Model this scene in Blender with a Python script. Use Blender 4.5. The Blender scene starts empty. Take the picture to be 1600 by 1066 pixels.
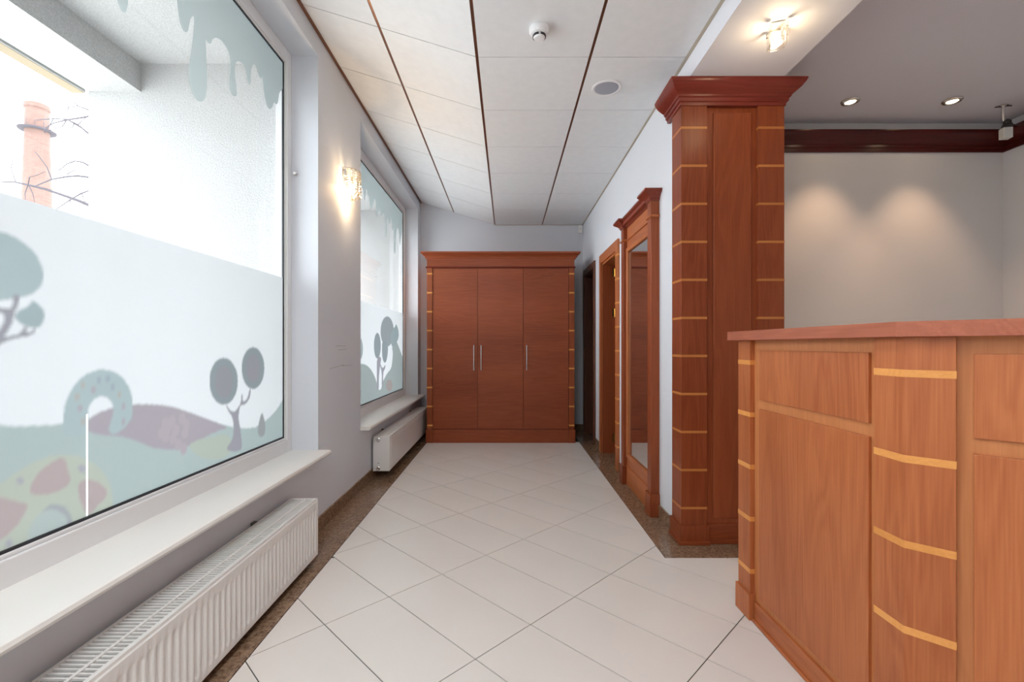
import bpy, bmesh, math, random
from mathutils import Vector, Matrix
random.seed(7)
SC = bpy.context.scene
COL = SC.collection

# ------------------------------------------------------------------ camera
H = 1.15                      # eye height
FPX = 730.0                   # focal length in pixels of the 1600 px wide frame
CX, CY = 793.0, 540.0         # vanishing point of the corridor
cam_d = bpy.data.cameras.new('camera')
cam_d.sensor_width = 36.0
cam_d.lens = FPX / 1600.0 * 36.0
cam_d.shift_x = (800.0 - CX) / 1600.0
cam_d.shift_y = (CY - 533.0) / 1600.0
cam_d.clip_start = 0.02
cam_d.clip_end = 400
cam = bpy.data.objects.new('camera', cam_d)
COL.objects.link(cam)
cam.location = (0, 0, H)
cam.rotation_euler = (math.radians(90), 0, 0)
SC.camera = cam

# ------------------------------------------------------------------ sky and exposure
SKY = 2.25
world = bpy.data.worlds.new('overcast_sky')
SC.world = world
world.use_nodes = True
bg = world.node_tree.nodes['Background']
bg.inputs[0].default_value = (0.90, 0.95, 1.0, 1)
bg.inputs[1].default_value = SKY
SC.view_settings.view_transform = 'Standard'
SC.view_settings.look = 'None'
SC.view_settings.gamma = 1.0
SC.view_settings.use_curve_mapping = False
SC.view_settings.exposure = 1.78
SC.cycles.max_bounces = 10
SC.cycles.diffuse_bounces = 6
SC.cycles.glossy_bounces = 4
SC.cycles.transmission_bounces = 8
SC.cycles.transparent_max_bounces = 12
SC.cycles.sample_clamp_indirect = 6.0
SC.cycles.caustics_reflective = False
SC.cycles.caustics_refractive = False

FILL_W = 4.6        # unseen ceiling panels added as fill light
SCONCE_W = 4.5
CUBE_W = 0.4
DOWN_W = 2.6

# ------------------------------------------------------------------ materials
def srgb(r, g, b):
    f = lambda c: (c / 255 / 12.92) if c / 255 <= 0.04045 else ((c / 255 + 0.055) / 1.055) ** 2.4
    return (f(r), f(g), f(b), 1)

def new_mat(name):
    m = bpy.data.materials.new(name)
    m.use_nodes = True
    nt = m.node_tree
    return m, nt, nt.nodes['Principled BSDF'], nt.nodes['Material Output']

def N(nt, typ, **kw):
    n = nt.nodes.new(typ)
    for k, v in kw.items():
        setattr(n, k, v)
    return n

def plain(name, col, rough=0.5, metal=0.0, spec=0.5, bump=0.0, bscale=200.0, var=0.0, vscale=3.0):
    m, nt, p, out = new_mat(name)
    p.inputs['Base Color'].default_value = (*col[:3], 1)
    p.inputs['Roughness'].default_value = rough
    p.inputs['Metallic'].default_value = metal
    p.inputs['Specular IOR Level'].default_value = spec
    tc = N(nt, 'ShaderNodeTexCoord')
    if var > 0:
        no = N(nt, 'ShaderNodeTexNoise'); no.inputs['Scale'].default_value = vscale; no.inputs['Detail'].default_value = 6
        mx = N(nt, 'ShaderNodeMix', data_type='RGBA')
        nt.links.new(tc.outputs['Object'], no.inputs['Vector'])
        mx.inputs[6].default_value = (*[c * (1 - var) for c in col[:3]], 1)
        mx.inputs[7].default_value = (*[min(1, c * (1 + var)) for c in col[:3]], 1)
        nt.links.new(no.outputs['Fac'], mx.inputs[0])
        nt.links.new(mx.outputs[2], p.inputs['Base Color'])
    if bump > 0:
        no2 = N(nt, 'ShaderNodeTexNoise'); no2.inputs['Scale'].default_value = bscale; no2.inputs['Detail'].default_value = 4
        bp = N(nt, 'ShaderNodeBump'); bp.inputs['Strength'].default_value = bump; bp.inputs['Distance'].default_value = 0.004
        nt.links.new(tc.outputs['Object'], no2.inputs['Vector'])
        nt.links.new(no2.outputs['Fac'], bp.inputs['Height'])
        nt.links.new(bp.outputs['Normal'], p.inputs['Normal'])
    return m

def wood(name, light, dark, axis='Z', rough=0.34, scale=1.0):
    """straight grained veneer with a few cathedral figures, grain along one axis"""
    m, nt, p, out = new_mat(name)
    tc = N(nt, 'ShaderNodeTexCoord')
    oi = N(nt, 'ShaderNodeObjectInfo')
    vm = N(nt, 'ShaderNodeVectorMath', operation='SCALE')
    cmb = N(nt, 'ShaderNodeCombineXYZ')
    nt.links.new(oi.outputs['Random'], cmb.inputs[0])
    nt.links.new(oi.outputs['Random'], cmb.inputs[1])
    nt.links.new(oi.outputs['Random'], cmb.inputs[2])
    nt.links.new(cmb.outputs[0], vm.inputs[0]); vm.inputs['Scale'].default_value = 13.0
    ad = N(nt, 'ShaderNodeVectorMath', operation='ADD')
    nt.links.new(tc.outputs['Object'], ad.inputs[0]); nt.links.new(vm.outputs[0], ad.inputs[1])
    def mapped(along, across):
        mp = N(nt, 'ShaderNodeMapping')
        s = [across * scale] * 3
        s['XYZ'.index(axis)] = along * scale
        mp.inputs['Scale'].default_value = s
        nt.links.new(ad.outputs[0], mp.inputs['Vector'])
        return mp
    a = mapped(0.7, 7.0)
    n1 = N(nt, 'ShaderNodeTexNoise'); n1.inputs['Scale'].default_value = 1.0; n1.inputs['Detail'].default_value = 3
    n1.inputs['Distortion'].default_value = 0.6
    nt.links.new(a.outputs[0], n1.inputs['Vector'])
    # growth rings: fold the broad noise into thin lines
    mu = N(nt, 'ShaderNodeMath', operation='MULTIPLY'); mu.inputs[1].default_value = 60.0
    sn = N(nt, 'ShaderNodeMath', operation='SINE')
    nt.links.new(n1.outputs['Fac'], mu.inputs[0]); nt.links.new(mu.outputs[0], sn.inputs[0])
    b = mapped(5.0, 190.0)
    n2 = N(nt, 'ShaderNodeTexNoise'); n2.inputs['Scale'].default_value = 1.0; n2.inputs['Detail'].default_value = 3
    nt.links.new(b.outputs[0], n2.inputs['Vector'])
    c = mapped(0.35, 2.6)
    n3 = N(nt, 'ShaderNodeTexNoise'); n3.inputs['Scale'].default_value = 1.0; n3.inputs['Detail'].default_value = 2
    nt.links.new(c.outputs[0], n3.inputs['Vector'])
    m1 = N(nt, 'ShaderNodeMath', operation='MULTIPLY_ADD'); m1.inputs[1].default_value = 0.10; m1.inputs[2].default_value = -0.42
    nt.links.new(sn.outputs[0], m1.inputs[0])
    m2 = N(nt, 'ShaderNodeMath', operation='MULTIPLY_ADD'); m2.inputs[1].default_value = 0.75
    nt.links.new(n2.outputs['Fac'], m2.inputs[0]); nt.links.new(m1.outputs[0], m2.inputs[2])
    m3 = N(nt, 'ShaderNodeMath', operation='MULTIPLY_ADD'); m3.inputs[1].default_value = 1.15
    nt.links.new(n3.outputs['Fac'], m3.inputs[0]); nt.links.new(m2.outputs[0], m3.inputs[2])
    mx = N(nt, 'ShaderNodeMix', data_type='RGBA'); mx.clamp_factor = True
    mx.inputs[6].default_value = dark; mx.inputs[7].default_value = light
    nt.links.new(m3.outputs[0], mx.inputs[0])
    nt.links.new(mx.outputs[2], p.inputs['Base Color'])
    p.inputs['Roughness'].default_value = rough
    p.inputs['Coat Weight'].default_value = 0.0
    p.inputs['Specular IOR Level'].default_value = 0.28
    p.inputs['Coat Roughness'].default_value = 0.2
    bp = N(nt, 'ShaderNodeBump'); bp.inputs['Strength'].default_value = 0.08; bp.inputs['Distance'].default_value = 0.001
    nt.links.new(n2.outputs['Fac'], bp.inputs['Height']); nt.links.new(bp.outputs[0], p.inputs['Normal'])
    return m

def emit(name, col, strength):
    m, nt, p, out = new_mat(name)
    nt.nodes.remove(p)
    e = N(nt, 'ShaderNodeEmission'); e.inputs[0].default_value = (*col[:3], 1); e.inputs[1].default_value = strength
    nt.links.new(e.outputs[0], out.inputs[0])
    return m

def glass_pane(name, tint=(0.985, 0.995, 0.994), refl=1.0):
    m, nt, p, out = new_mat(name)
    nt.nodes.remove(p)
    t = N(nt, 'ShaderNodeBsdfTransparent'); t.inputs[0].default_value = (*tint, 1)
    g = N(nt, 'ShaderNodeBsdfGlossy'); g.inputs['Roughness'].default_value = 0.0
    lw_ = N(nt, 'ShaderNodeLayerWeight'); lw_.inputs[0].default_value = 0.5
    pw = N(nt, 'ShaderNodeMath', operation='POWER'); pw.inputs[1].default_value = 5.0
    nt.links.new(lw_.outputs['Facing'], pw.inputs[0])
    fr = N(nt, 'ShaderNodeMath', operation='MULTIPLY_ADD'); fr.inputs[1].default_value = 0.95; fr.inputs[2].default_value = 0.035
    nt.links.new(pw.outputs[0], fr.inputs[0])
    mx = N(nt, 'ShaderNodeMixShader')
    mu = N(nt, 'ShaderNodeMath', operation='MULTIPLY'); mu.inputs[1].default_value = refl
    nt.links.new(fr.outputs[0], mu.inputs[0]); nt.links.new(mu.outputs[0], mx.inputs[0])
    nt.links.new(t.outputs[0], mx.inputs[1]); nt.links.new(g.outputs[0], mx.inputs[2])
    nt.links.new(mx.outputs[0], out.inputs[0])
    return m

def film_mat(name, col=None, attr=None, clear=0.0, gloss=0.03):
    """translucent window foil; a printed foil reads its print from a colour attribute"""
    m, nt, p, out = new_mat(name)
    nt.nodes.remove(p)
    tr = N(nt, 'ShaderNodeBsdfTranslucent'); df = N(nt, 'ShaderNodeBsdfDiffuse')
    gl = N(nt, 'ShaderNodeBsdfGlossy'); gl.inputs['Roughness'].default_value = 0.06
    tp = N(nt, 'ShaderNodeBsdfTransparent')
    m1 = N(nt, 'ShaderNodeMixShader'); m1.inputs[0].default_value = 0.22
    m2 = N(nt, 'ShaderNodeMixShader'); m2.inputs[0].default_value = clear
    m3 = N(nt, 'ShaderNodeMixShader'); m3.inputs[0].default_value = gloss
    if attr:
        at = N(nt, 'ShaderNodeAttribute'); at.attribute_name = attr
        for s in (tr, df):
            nt.links.new(at.outputs['Color'], s.inputs[0])
    else:
        for s in (tr, df):
            s.inputs[0].default_value = (*col[:3], 1)
    nt.links.new(tr.outputs[0], m1.inputs[1]); nt.links.new(df.outputs[0], m1.inputs[2])
    nt.links.new(m1.outputs[0], m2.inputs[1]); nt.links.new(tp.outputs[0], m2.inputs[2])
    nt.links.new(m2.outputs[0], m3.inputs[1]); nt.links.new(gl.outputs[0], m3.inputs[2])
    nt.links.new(m3.outputs[0], out.inputs[0])
    return m

CH_L, CH_D = (0.55, 0.185, 0.066, 1), (0.29, 0.068, 0.02, 1)
M = {}
M['cherry_v'] = wood('cherry veneer upright grain', CH_L, CH_D, 'Z')
M['cherry_h'] = wood('cherry veneer level grain', (0.36, 0.088, 0.034, 1), (0.20, 0.040, 0.014, 1), 'X')
M['cherry_y'] = wood('cherry solid along the wall', CH_L, CH_D, 'Y')
M['pillar_v'] = wood('shaded red cherry upright grain', (0.33, 0.082, 0.028, 1), (0.17, 0.030, 0.009, 1), 'Z')
M['pillar_v'] = wood('shaded red cherry upright grain', (0.33, 0.082, 0.028, 1), (0.17, 0.030, 0.009, 1), 'Z')  # red cherry darkened for the shaded pillar front, door jambs and leaf
M['pillar_h'] = wood('shaded red cherry level grain', (0.33, 0.082, 0.028, 1), (0.17, 0.030, 0.009, 1), 'X')
M['mahogany_x'] = wood('mahogany moulding', (0.21, 0.034, 0.021, 1), (0.11, 0.016, 0.011, 1), 'X', rough=0.26)
M['mahogany_y'] = wood('mahogany moulding along the wall', (0.27, 0.055, 0.03, 1), (0.15, 0.026, 0.015, 1), 'Y', rough=0.28)
M['top_wood'] = wood('counter top edge veneer', (0.42, 0.13, 0.07, 1), (0.25, 0.065, 0.032, 1), 'Y')
M['crown'] = wood('dark crown moulding', (0.085, 0.013, 0.012, 1), (0.04, 0.006, 0.006, 1), 'X', rough=0.22)
M['inlay'] = wood('pale maple inlay', (0.80, 0.36, 0.105, 1), (0.62, 0.25, 0.06, 1), 'X')
M['rail'] = wood('pale cherry rail', (0.60, 0.235, 0.088, 1), (0.42, 0.145, 0.05, 1), 'Z')
M['inlay_shaded'] = wood('shaded maple inlay', (0.56, 0.215, 0.058, 1), (0.42, 0.145, 0.036, 1), 'X')  # maple inlay darkened for the shade on the pillar front
M['shaded_wood'] = wood('shade-darkened door casing', (0.17, 0.062, 0.035, 1), (0.09, 0.03, 0.018, 1), 'Z')  # casing wood darkened to carry the shade of the far doorway
M['wall'] = plain('pale lilac grey wall paint', (0.67, 0.69, 0.735), 0.75, bump=0.03, bscale=300, var=0.025, vscale=2)
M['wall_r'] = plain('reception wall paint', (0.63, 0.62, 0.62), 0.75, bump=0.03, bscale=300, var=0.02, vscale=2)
M['beam'] = plain('white beam paint', (0.72, 0.73, 0.78), 0.7, bump=0.02, bscale=250)
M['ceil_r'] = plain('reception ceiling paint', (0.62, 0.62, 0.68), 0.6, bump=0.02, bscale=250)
M['tile'] = plain('polished cream porcelain', (0.77, 0.73, 0.69), 0.24, spec=0.25, var=0.05, vscale=2.2)
M['grout'] = plain('dark floor joints', (0.035, 0.03, 0.027), 0.9)
M['white_pvc'] = plain('white window profile', (0.78, 0.78, 0.79), 0.28)
M['sill'] = plain('cream white sill', (0.80, 0.785, 0.75), 0.3, var=0.02, vscale=4)
M['gasket'] = plain('black rubber gasket', (0.02, 0.022, 0.028), 0.45)
M['rad'] = plain('white radiator enamel', (0.76, 0.745, 0.725), 0.3)
M['rad_in'] = plain('grey radiator inside', (0.16, 0.16, 0.155), 0.6)
M['ctile'] = plain('mottled ceiling board', (0.78, 0.795, 0.81), 0.62, bump=0.2, bscale=30, var=0.06, vscale=16)
M['runner'] = plain('brown metal ceiling rail', (0.20, 0.085, 0.05), 0.3, metal=0.55)
M['ctrim'] = plain('beige ceiling edge trim', (0.42, 0.36, 0.28), 0.5)
M['chrome'] = plain('brushed steel', (0.75, 0.74, 0.72), 0.25, metal=1.0)
M['brass'] = plain('polished brass', (0.80, 0.55, 0.22), 0.25, metal=1.0)
M['plastic'] = plain('white plastic', (0.80, 0.80, 0.81), 0.35)
M['grey_mesh'] = plain('grey speaker cloth', (0.36, 0.37, 0.42), 0.7, bump=0.3, bscale=900)
M['black'] = plain('black plastic', (0.015, 0.015, 0.018), 0.35)
M['grey_box'] = plain('pale grey metal', (0.55, 0.56, 0.54), 0.4)
M['stucco'] = plain('white stucco', (0.50, 0.50, 0.495), 0.9, bump=1.0, bscale=100, var=0.38, vscale=120)
M['pave'] = plain('pale concrete paving', (0.80, 0.79, 0.77), 0.9, var=0.05, vscale=1.5)
M['cream'] = plain('cream timber', (0.30, 0.235, 0.145), 0.7)
M['bark'] = plain('grey bark', (0.07, 0.062, 0.072), 0.9, bump=0.5, bscale=30)
M['closet'] = plain('store room shade', (0.05, 0.045, 0.042), 0.8)  # near-black colour stands in for the unlit rooms
M['mirror'] = plain('silvered mirror', (0.86, 0.87, 0.86), 0.0, metal=1.0)
M['glass'] = glass_pane('window glass', refl=0.6)
M['crystal_clear'] = glass_pane('clear crystal', (0.975, 0.97, 0.96), 1.6)
M['crystal'] = glass_pane('cut crystal', (0.90, 0.86, 0.80), 2.0)
M['film'] = film_mat('frosted printed foil', attr='print')
M['drip'] = film_mat('grey green drip foil', (0.23, 0.26, 0.26), clear=0.06, gloss=0.10)
M['bulb'] = emit('lit halogen bulb', (1.0, 0.78, 0.48), 30.0)
M['spot_bulb'] = emit('lit spot lens', (1.0, 0.74, 0.46), 18.0)
M['panel'] = emit('added fill light panel', (0.95, 0.98, 1.0), FILL_W)
M['wear'] = plain('scuffed plaster', (0.38, 0.37, 0.38), 0.9)

def speckle(name, a, b, scale=90):
    m, nt, p, out = new_mat(name)
    tc = N(nt, 'ShaderNodeTexCoord')
    n1 = N(nt, 'ShaderNodeTexNoise'); n1.inputs['Scale'].default_value = scale; n1.inputs['Detail'].default_value = 5
    n2 = N(nt, 'ShaderNodeTexVoronoi'); n2.inputs['Scale'].default_value = scale * 0.5
    nt.links.new(tc.outputs['Object'], n1.inputs['Vector']); nt.links.new(tc.outputs['Object'], n2.inputs['Vector'])
    mu = N(nt, 'ShaderNodeMath', operation='MULTIPLY_ADD'); mu.inputs[1].default_value = 0.35; mu.inputs[2].default_value = -0.12
    nt.links.new(n2.outputs['Distance'], mu.inputs[0])
    ad = N(nt, 'ShaderNodeMath', operation='ADD')
    nt.links.new(n1.outputs['Fac'], ad.inputs[0]); nt.links.new(mu.outputs[0], ad.inputs[1])
    rp = N(nt, 'ShaderNodeValToRGB')
    rp.color_ramp.elements[0].position = 0.32; rp.color_ramp.elements[0].color = a
    rp.color_ramp.elements[1].position = 0.72; rp.color_ramp.elements[1].color = b
    nt.links.new(ad.outputs[0], rp.inputs[0]); nt.links.new(rp.outputs[0], p.inputs['Base Color'])
    p.inputs['Roughness'].default_value = 0.16
    return m
M['granite'] = speckle('brown speckled granite', (0.115, 0.062, 0.036, 1), (0.30, 0.195, 0.125, 1))

def brickwork(name):
    m, nt, p, out = new_mat(name)
    tc = N(nt, 'ShaderNodeTexCoord')
    br = N(nt, 'ShaderNodeTexBrick')
    br.inputs['Scale'].default_value = 3.0
    br.inputs[1].default_value = (0.145, 0.08, 0.064, 1); br.inputs[2].default_value = (0.18, 0.105, 0.085, 1)
    br.inputs[3].default_value = (0.16, 0.12, 0.105, 1)
    sx_ = N(nt, 'ShaderNodeSeparateXYZ'); cb_ = N(nt, 'ShaderNodeCombineXYZ')
    nt.links.new(tc.outputs['Object'], sx_.inputs[0]); nt.links.new(sx_.outputs[0], cb_.inputs[0]); nt.links.new(sx_.outputs[2], cb_.inputs[1])
    nt.links.new(cb_.outputs[0], br.inputs['Vector']); nt.links.new(br.outputs[0], p.inputs['Base Color'])
    p.inputs['Roughness'].default_value = 0.9
    return m
M['brick'] = brickwork('weathered red brick')

# ------------------------------------------------------------------ builders
class MB:
    """collects shapes in world coordinates; build() links them as one mesh object"""
    def __init__(s):
        s.bm = bmesh.new()
    def box(s, x0, x1, y0, y1, z0, z1):
        v = [s.bm.verts.new((x, y, z)) for x in (x0, x1) for y in (y0, y1) for z in (z0, z1)]
        for f in ((0, 1, 3, 2), (4, 6, 7, 5), (0, 4, 5, 1), (2, 3, 7, 6), (0, 2, 6, 4), (1, 5, 7, 3)):
            s.bm.faces.new([v[i] for i in f])
        return s
    def prism(s, pts, z0, z1, axis='Z'):
        """extrude a polygon; pts are (x,y) for Z, (y,z) for X, (x,z) for Y"""
        def mk(p, h):
            return {'Z': (p[0], p[1], h), 'X': (h, p[0], p[1]), 'Y': (p[0], h, p[1])}[axis]
        a = [s.bm.verts.new(mk(p, z0)) for p in pts]
        b = [s.bm.verts.new(mk(p, z1)) for p in pts]
        n = len(pts)
        s.bm.faces.new(a); s.bm.faces.new(b[::-1])
        for i in range(n):
            s.bm.faces.new((a[i], b[i], b[(i + 1) % n], a[(i + 1) % n]))
        return s
    def lathe(s, c, prof, seg=24, axis='Z', a0=0.0, a1=2 * math.pi, rx=1.0, ry=1.0):
        """prof: (radius, height) list; capped where the radius is not 0"""
        full = abs(a1 - a0) > 6.28
        n = seg if full else seg + 1
        rings = []
        for r, h in prof:
            ring = []
            for i in range(n):
                t = a0 + (a1 - a0) * i / seg
                u, w = r * math.cos(t) * rx, r * math.sin(t) * ry
                co = {'Z': (c[0] + u, c[1] + w, c[2] + h), 'X': (c[0] + h, c[1] + u, c[2] + w), 'Y': (c[0] + u, c[1] + h, c[2] + w)}[axis]
                ring.append(s.bm.verts.new(co))
            rings.append(ring)
        for a, b in zip(rings, rings[1:]):
            for i in range(n if full else n - 1):
                j = (i + 1) % n
                s.bm.faces.new((a[i], a[j], b[j], b[i]))
        for ring in (rings[0], rings[-1]):
            s.bm.faces.new(ring)
        return s
    def tube(s, pts, radii, seg=6):
        if not isinstance(radii, (list, tuple)):
            radii = [radii] * len(pts)
        pts = [Vector(p) for p in pts]
        rings = []
        for i, p in enumerate(pts):
            d = (pts[min(i + 1, len(pts) - 1)] - pts[max(i - 1, 0)]).normalized()
            up = Vector((0, 0, 1)) if abs(d.z) < 0.9 else Vector((1, 0, 0))
            u = d.cross(up).normalized(); w = d.cross(u)
            rings.append([s.bm.verts.new(p + (u * math.cos(2 * math.pi * k / seg) + w * math.sin(2 * math.pi * k / seg)) * radii[i]) for k in range(seg)])
        for a, b in zip(rings, rings[1:]):
            for k in range(seg):
                s.bm.faces.new((a[k], a[(k + 1) % seg], b[(k + 1) % seg], b[k]))
        s.bm.faces.new(rings[0]); s.bm.faces.new(rings[-1][::-1])
        return s
    def moulding(s, path, prof, side=1):
        """sweep a closed profile of (out, z) along a level open path with mitred corners"""
        n = len(path); P = [Vector(p) for p in path]
        offs = []
        for i in range(n):
            nn = []
            if i > 0:
                d = (P[i] - P[i - 1]).normalized(); nn.append(Vector((d.y, -d.x)) * side)
            if i < n - 1:
                d = (P[i + 1] - P[i]).normalized(); nn.append(Vector((d.y, -d.x)) * side)
            if len(nn) == 2:
                b = (nn[0] + nn[1]).normalized(); offs.append(b / b.dot(nn[0]))
            else:
                offs.append(nn[0])
        rings = [[s.bm.verts.new((P[i].x + offs[i].x * o, P[i].y + offs[i].y * o, z)) for o, z in prof] for i in range(n)]
        m = len(prof)
        for a, b in zip(rings, rings[1:]):
            for k in range(m):
                s.bm.faces.new((a[k], a[(k + 1) % m], b[(k + 1) % m], b[k]))
        s.bm.faces.new(rings[0][::-1]); s.bm.faces.new(rings[-1])
        return s
    def ball(s, c, r, seg=8, rings=6):
        prof = [(max(1e-5, r * math.sin(math.pi * i / rings)), -r * math.cos(math.pi * i / rings)) for i in range(rings + 1)]
        return s.lathe(c, prof, seg)
    def build(s, name, mat, parent=None, bevel=0.0, smooth=False, origin=None):
        bmesh.ops.recalc_face_normals(s.bm, faces=s.bm.faces)
        me = bpy.data.meshes.new(name)
        org = Vector(origin) if origin is not None else (parent.matrix_world_translation if False else world_loc(parent))
        bmesh.ops.translate(s.bm, verts=s.bm.verts, vec=-org)
        s.bm.to_mesh(me); s.bm.free()
        me.materials.append(M[mat] if isinstance(mat, str) else mat)
        o = bpy.data.objects.new(name, me)
        COL.objects.link(o)
        if parent is not None:
            o.parent = parent
            o.location = org - world_loc(parent)
        else:
            o.location = org
        if smooth:
            me.shade_smooth(); me.set_sharp_from_angle(angle=math.radians(35))
        if bevel > 0:
            b = o.modifiers.new('bevel', 'BEVEL'); b.width = bevel; b.segments = 2; b.limit_method = 'ANGLE'
            b.harden_normals = False
        return o

def world_loc(o):
    v = Vector((0, 0, 0))
    while o is not None:
        v += o.location; o = o.parent
    return v

def tag(o, label=None, cat=None, group=None, kind=None):
    for k, v in (('label', label), ('category', cat), ('group', group), ('kind', kind)):
        if v: o[k] = v
    return o

def thing(name, loc, label, cat, group=None):
    o = bpy.data.objects.new(name, None); COL.objects.link(o)
    o.location = loc; o.empty_display_size = 0.1
    return tag(o, label, cat, group)

def struct(o, label=None):
    return tag(o, label, None, None, 'structure')

def root(name, loc=(0, 0, 0), label=None):
    o = bpy.data.objects.new(name, None); COL.objects.link(o); o.location = loc
    return struct(o, label)

def lamp(name, typ, loc, energy, col, parent=None, **kw):
    d = bpy.data.lights.new(name, typ); d.energy = energy; d.color = col
    for k, v in kw.items(): setattr(d, k, v)
    o = bpy.data.objects.new(name, d); COL.objects.link(o)
    o.parent = parent
    o.location = Vector(loc) - world_loc(parent)
    return o

# ------------------------------------------------------------------ room dimensions (metres; x right, y along the corridor, z up)
XL, XR, YB = -1.175, 1.02, 6.32      # corridor wall faces
YREAR = -2.6                         # wall behind the camera
XRR, YRW = 3.66, 3.45                # reception walls
ZC, ZCR, ZBEAM = 2.78, 2.79, 2.66    # flat corridor ceiling, reception ceiling, beam soffit
ZSL = 3.085                          # ceiling height at the window wall
XA, XB_, XM = -0.173, 0.468, -0.725  # ceiling rails
W1 = (0.508, 2.898); W3 = (-2.45, -0.37); W2 = (3.737, 6.127); WZ = (0.47, 2.948)
XG = -1.358                          # window glass plane

# ------------------------------------------------------------------ floor
floor = MB().box(-1.42, XRR + 0.12, YREAR - 0.12, YB + 0.12, -0.06, -0.004).build('floor', 'grout')
struct(floor, 'cream diagonal floor tiles with a brown granite border')

def clip(poly, axis, val, keep_less):
    out = []
    n = len(poly)
    for i in range(n):
        a, b = poly[i], poly[(i + 1) % n]
        ia = (a[axis] <= val) if keep_less else (a[axis] >= val)
        ib = (b[axis] <= val) if keep_less else (b[axis] >= val)
        if ia: out.append(a)
        if ia != ib:
            t = (val - a[axis]) / (b[axis] - a[axis])
            out.append((a[0] + t * (b[0] - a[0]), a[1] + t * (b[1] - a[1])))
    return out
def area(p):
    return abs(sum(p[i][0] * p[(i + 1) % len(p)][1] - p[(i + 1) % len(p)][0] * p[i][1] for i in range(len(p)))) / 2 if len(p) > 2 else 0
XB0, XB1, YBF = -0.955, 0.853, 2.53       # inner edges of the granite border
G = 0.0021
r2 = math.sqrt(0.5)
P0 = (-0.3295, 2.349)
for i in range(-10, 14):
    for j in range(-28, 24):
        def uv(u, v):
            return (P0[0] + (u * 0.6 + v * 0.3) * r2, P0[1] + (-u * 0.6 + v * 0.3) * r2)
        gu, gv = G / 0.6, G / 0.3
        q = [uv(i + gu, j + gv), uv(i + 1 - gu, j + gv), uv(i + 1 - gu, j + 1 - gv), uv(i + gu, j + 1 - gv)]
        q = clip(q, 0, XB0 + G, False)
        if len(q) > 2: q = clip(q, 0, XRR, True)
        if len(q) > 2: q = clip(q, 1, YREAR, False)
        if len(q) > 2: q = clip(q, 1, YB - 0.75, True)
        if len(q) < 3: continue
        lo = clip(q, 1, YBF - G, True)
        hi = clip(q, 1, YBF - G, False)
        if len(hi) > 2: hi = clip(hi, 0, XB1 - G, True)
        parts = [p for p in (lo, hi) if area(p) > 0.0008]
        if not parts: continue
        if min(p[0] for pp in parts for p in pp) > 1.75: continue
        mb = MB()
        cx = sum(p[0] for p in parts[0]) / len(parts[0]); cy = sum(p[1] for p in parts[0]) / len(parts[0])
        for p in parts: mb.prism(p, -0.012, random.uniform(-0.0003, 0.0))
        mb.build('floor_tile', 'tile', floor, origin=(cx, cy, 0))
# granite border, slab by slab
y = YREAR
while y < YB - 0.01:
    y1 = min(y + 0.6, YB)
    MB().box(XL - 0.02, XB0 - G, y + 0.0006, y1 - 0.0006, -0.012, 0).build('border_slab', 'granite', floor, origin=(-1.06, y, 0))
    y = y1
MB().prism([(XB1, YBF), (XR, YBF + 0.16), (XR + 0.02, 3.1), (XB1, 3.1)], -0.012, 0).build('border_slab', 'granite', floor, origin=(0.93, 2.8, 0))
y = 3.1012
while y < YB - 0.01:
    y1 = min(y + 0.6, YB)
    MB().box(XB1, XR + 0.14, y + 0.0006, y1 - 0.0006, -0.012, 0).build('border_slab', 'granite', floor, origin=(0.93, y, 0))
    y = y1
MB().prism([(XB1 + 0.002, YBF), (1.72, YBF), (1.72, 2.75), (XR + 0.06, 2.75), (XR + 0.001, YBF + 0.159)], -0.012, 0).build('border_slab', 'granite', floor, origin=(1.3, 2.6, 0))
MB().box(1.165, 2.6, 3.6, YB, -0.012, -0.001).build('store_floor', 'granite', floor)
MB().box(1.76, XRR, YREAR, YRW, -0.012, -0.001).build('reception_floor', 'tile', floor)

# ------------------------------------------------------------------ walls
def wall_with_openings(mb, x0, x1, y0, y1, z0, z1, holes):
    """wall slab along y with rectangular holes (ya, yb, za, zb)"""
    y = y0
    for ya, yb, za, zb in sorted(holes):
        if ya > y: mb.box(x0, x1, y, ya, z0, z1)
        if za > z0: mb.box(x0, x1, ya, yb, z0, za)
        if zb < z1: mb.box(x0, x1, ya, yb, zb, z1)
        y = yb
    if y < y1: mb.box(x0, x1, y, y1, z0, z1)
    return mb
holesL = [(W3[0], W3[1], WZ[0], WZ[1]), (W1[0], W1[1], WZ[0], WZ[1]), (W2[0], W2[1], WZ[0], WZ[1])]
wl = wall_with_openings(MB(), -1.42, XL, YREAR, YB + 0.12, 0, 3.3, holesL).build('wall_left', 'wall')
struct(wl, 'pale grey window wall with two deep window recesses')
holesF = [(a + 0.03 * 0, b, c, d) for a, b, c, d in holesL]
wf = wall_with_openings(MB(), -1.50, -1.42, YREAR, YB + 0.5, -0.3, 3.3, holesF).build('wall_facade', 'stucco')
struct(wf, 'white stucco outside face of the window wall')
wb = MB().box(-1.42, XR + 1.7, YB, YB + 0.12, 0, 3.3).build('wall_back', 'wall')
struct(wb, 'pale grey end wall behind the wardrobe')
D2 = (4.345, 5.01, 2.03); D1 = (5.485, 6.10, 2.05)
wr = wall_with_openings(MB(), XR, XR + 0.13, 2.86, YB, 0, 3.3, [(D2[0], D2[1], 0, D2[2]), (D1[0], D1[1], 0, D1[2])]).build('wall_right', 'wall')
struct(wr, 'pale grey corridor wall with two doorways')
wrc = MB().box(1.16, XRR + 0.12, YRW, YRW + 0.12, 0, 3.3).box(1.16, 1.56, 2.73, YRW, 0, 2.7).build('wall_reception', 'wall_r')
struct(wrc, 'plain reception wall below the dark crown moulding')
wrr = MB().box(XRR, XRR + 0.12, YREAR, YRW, 0, 3.3).build('wall_side', 'wall_r')
struct(wrr, 'plain side wall of the reception')
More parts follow.
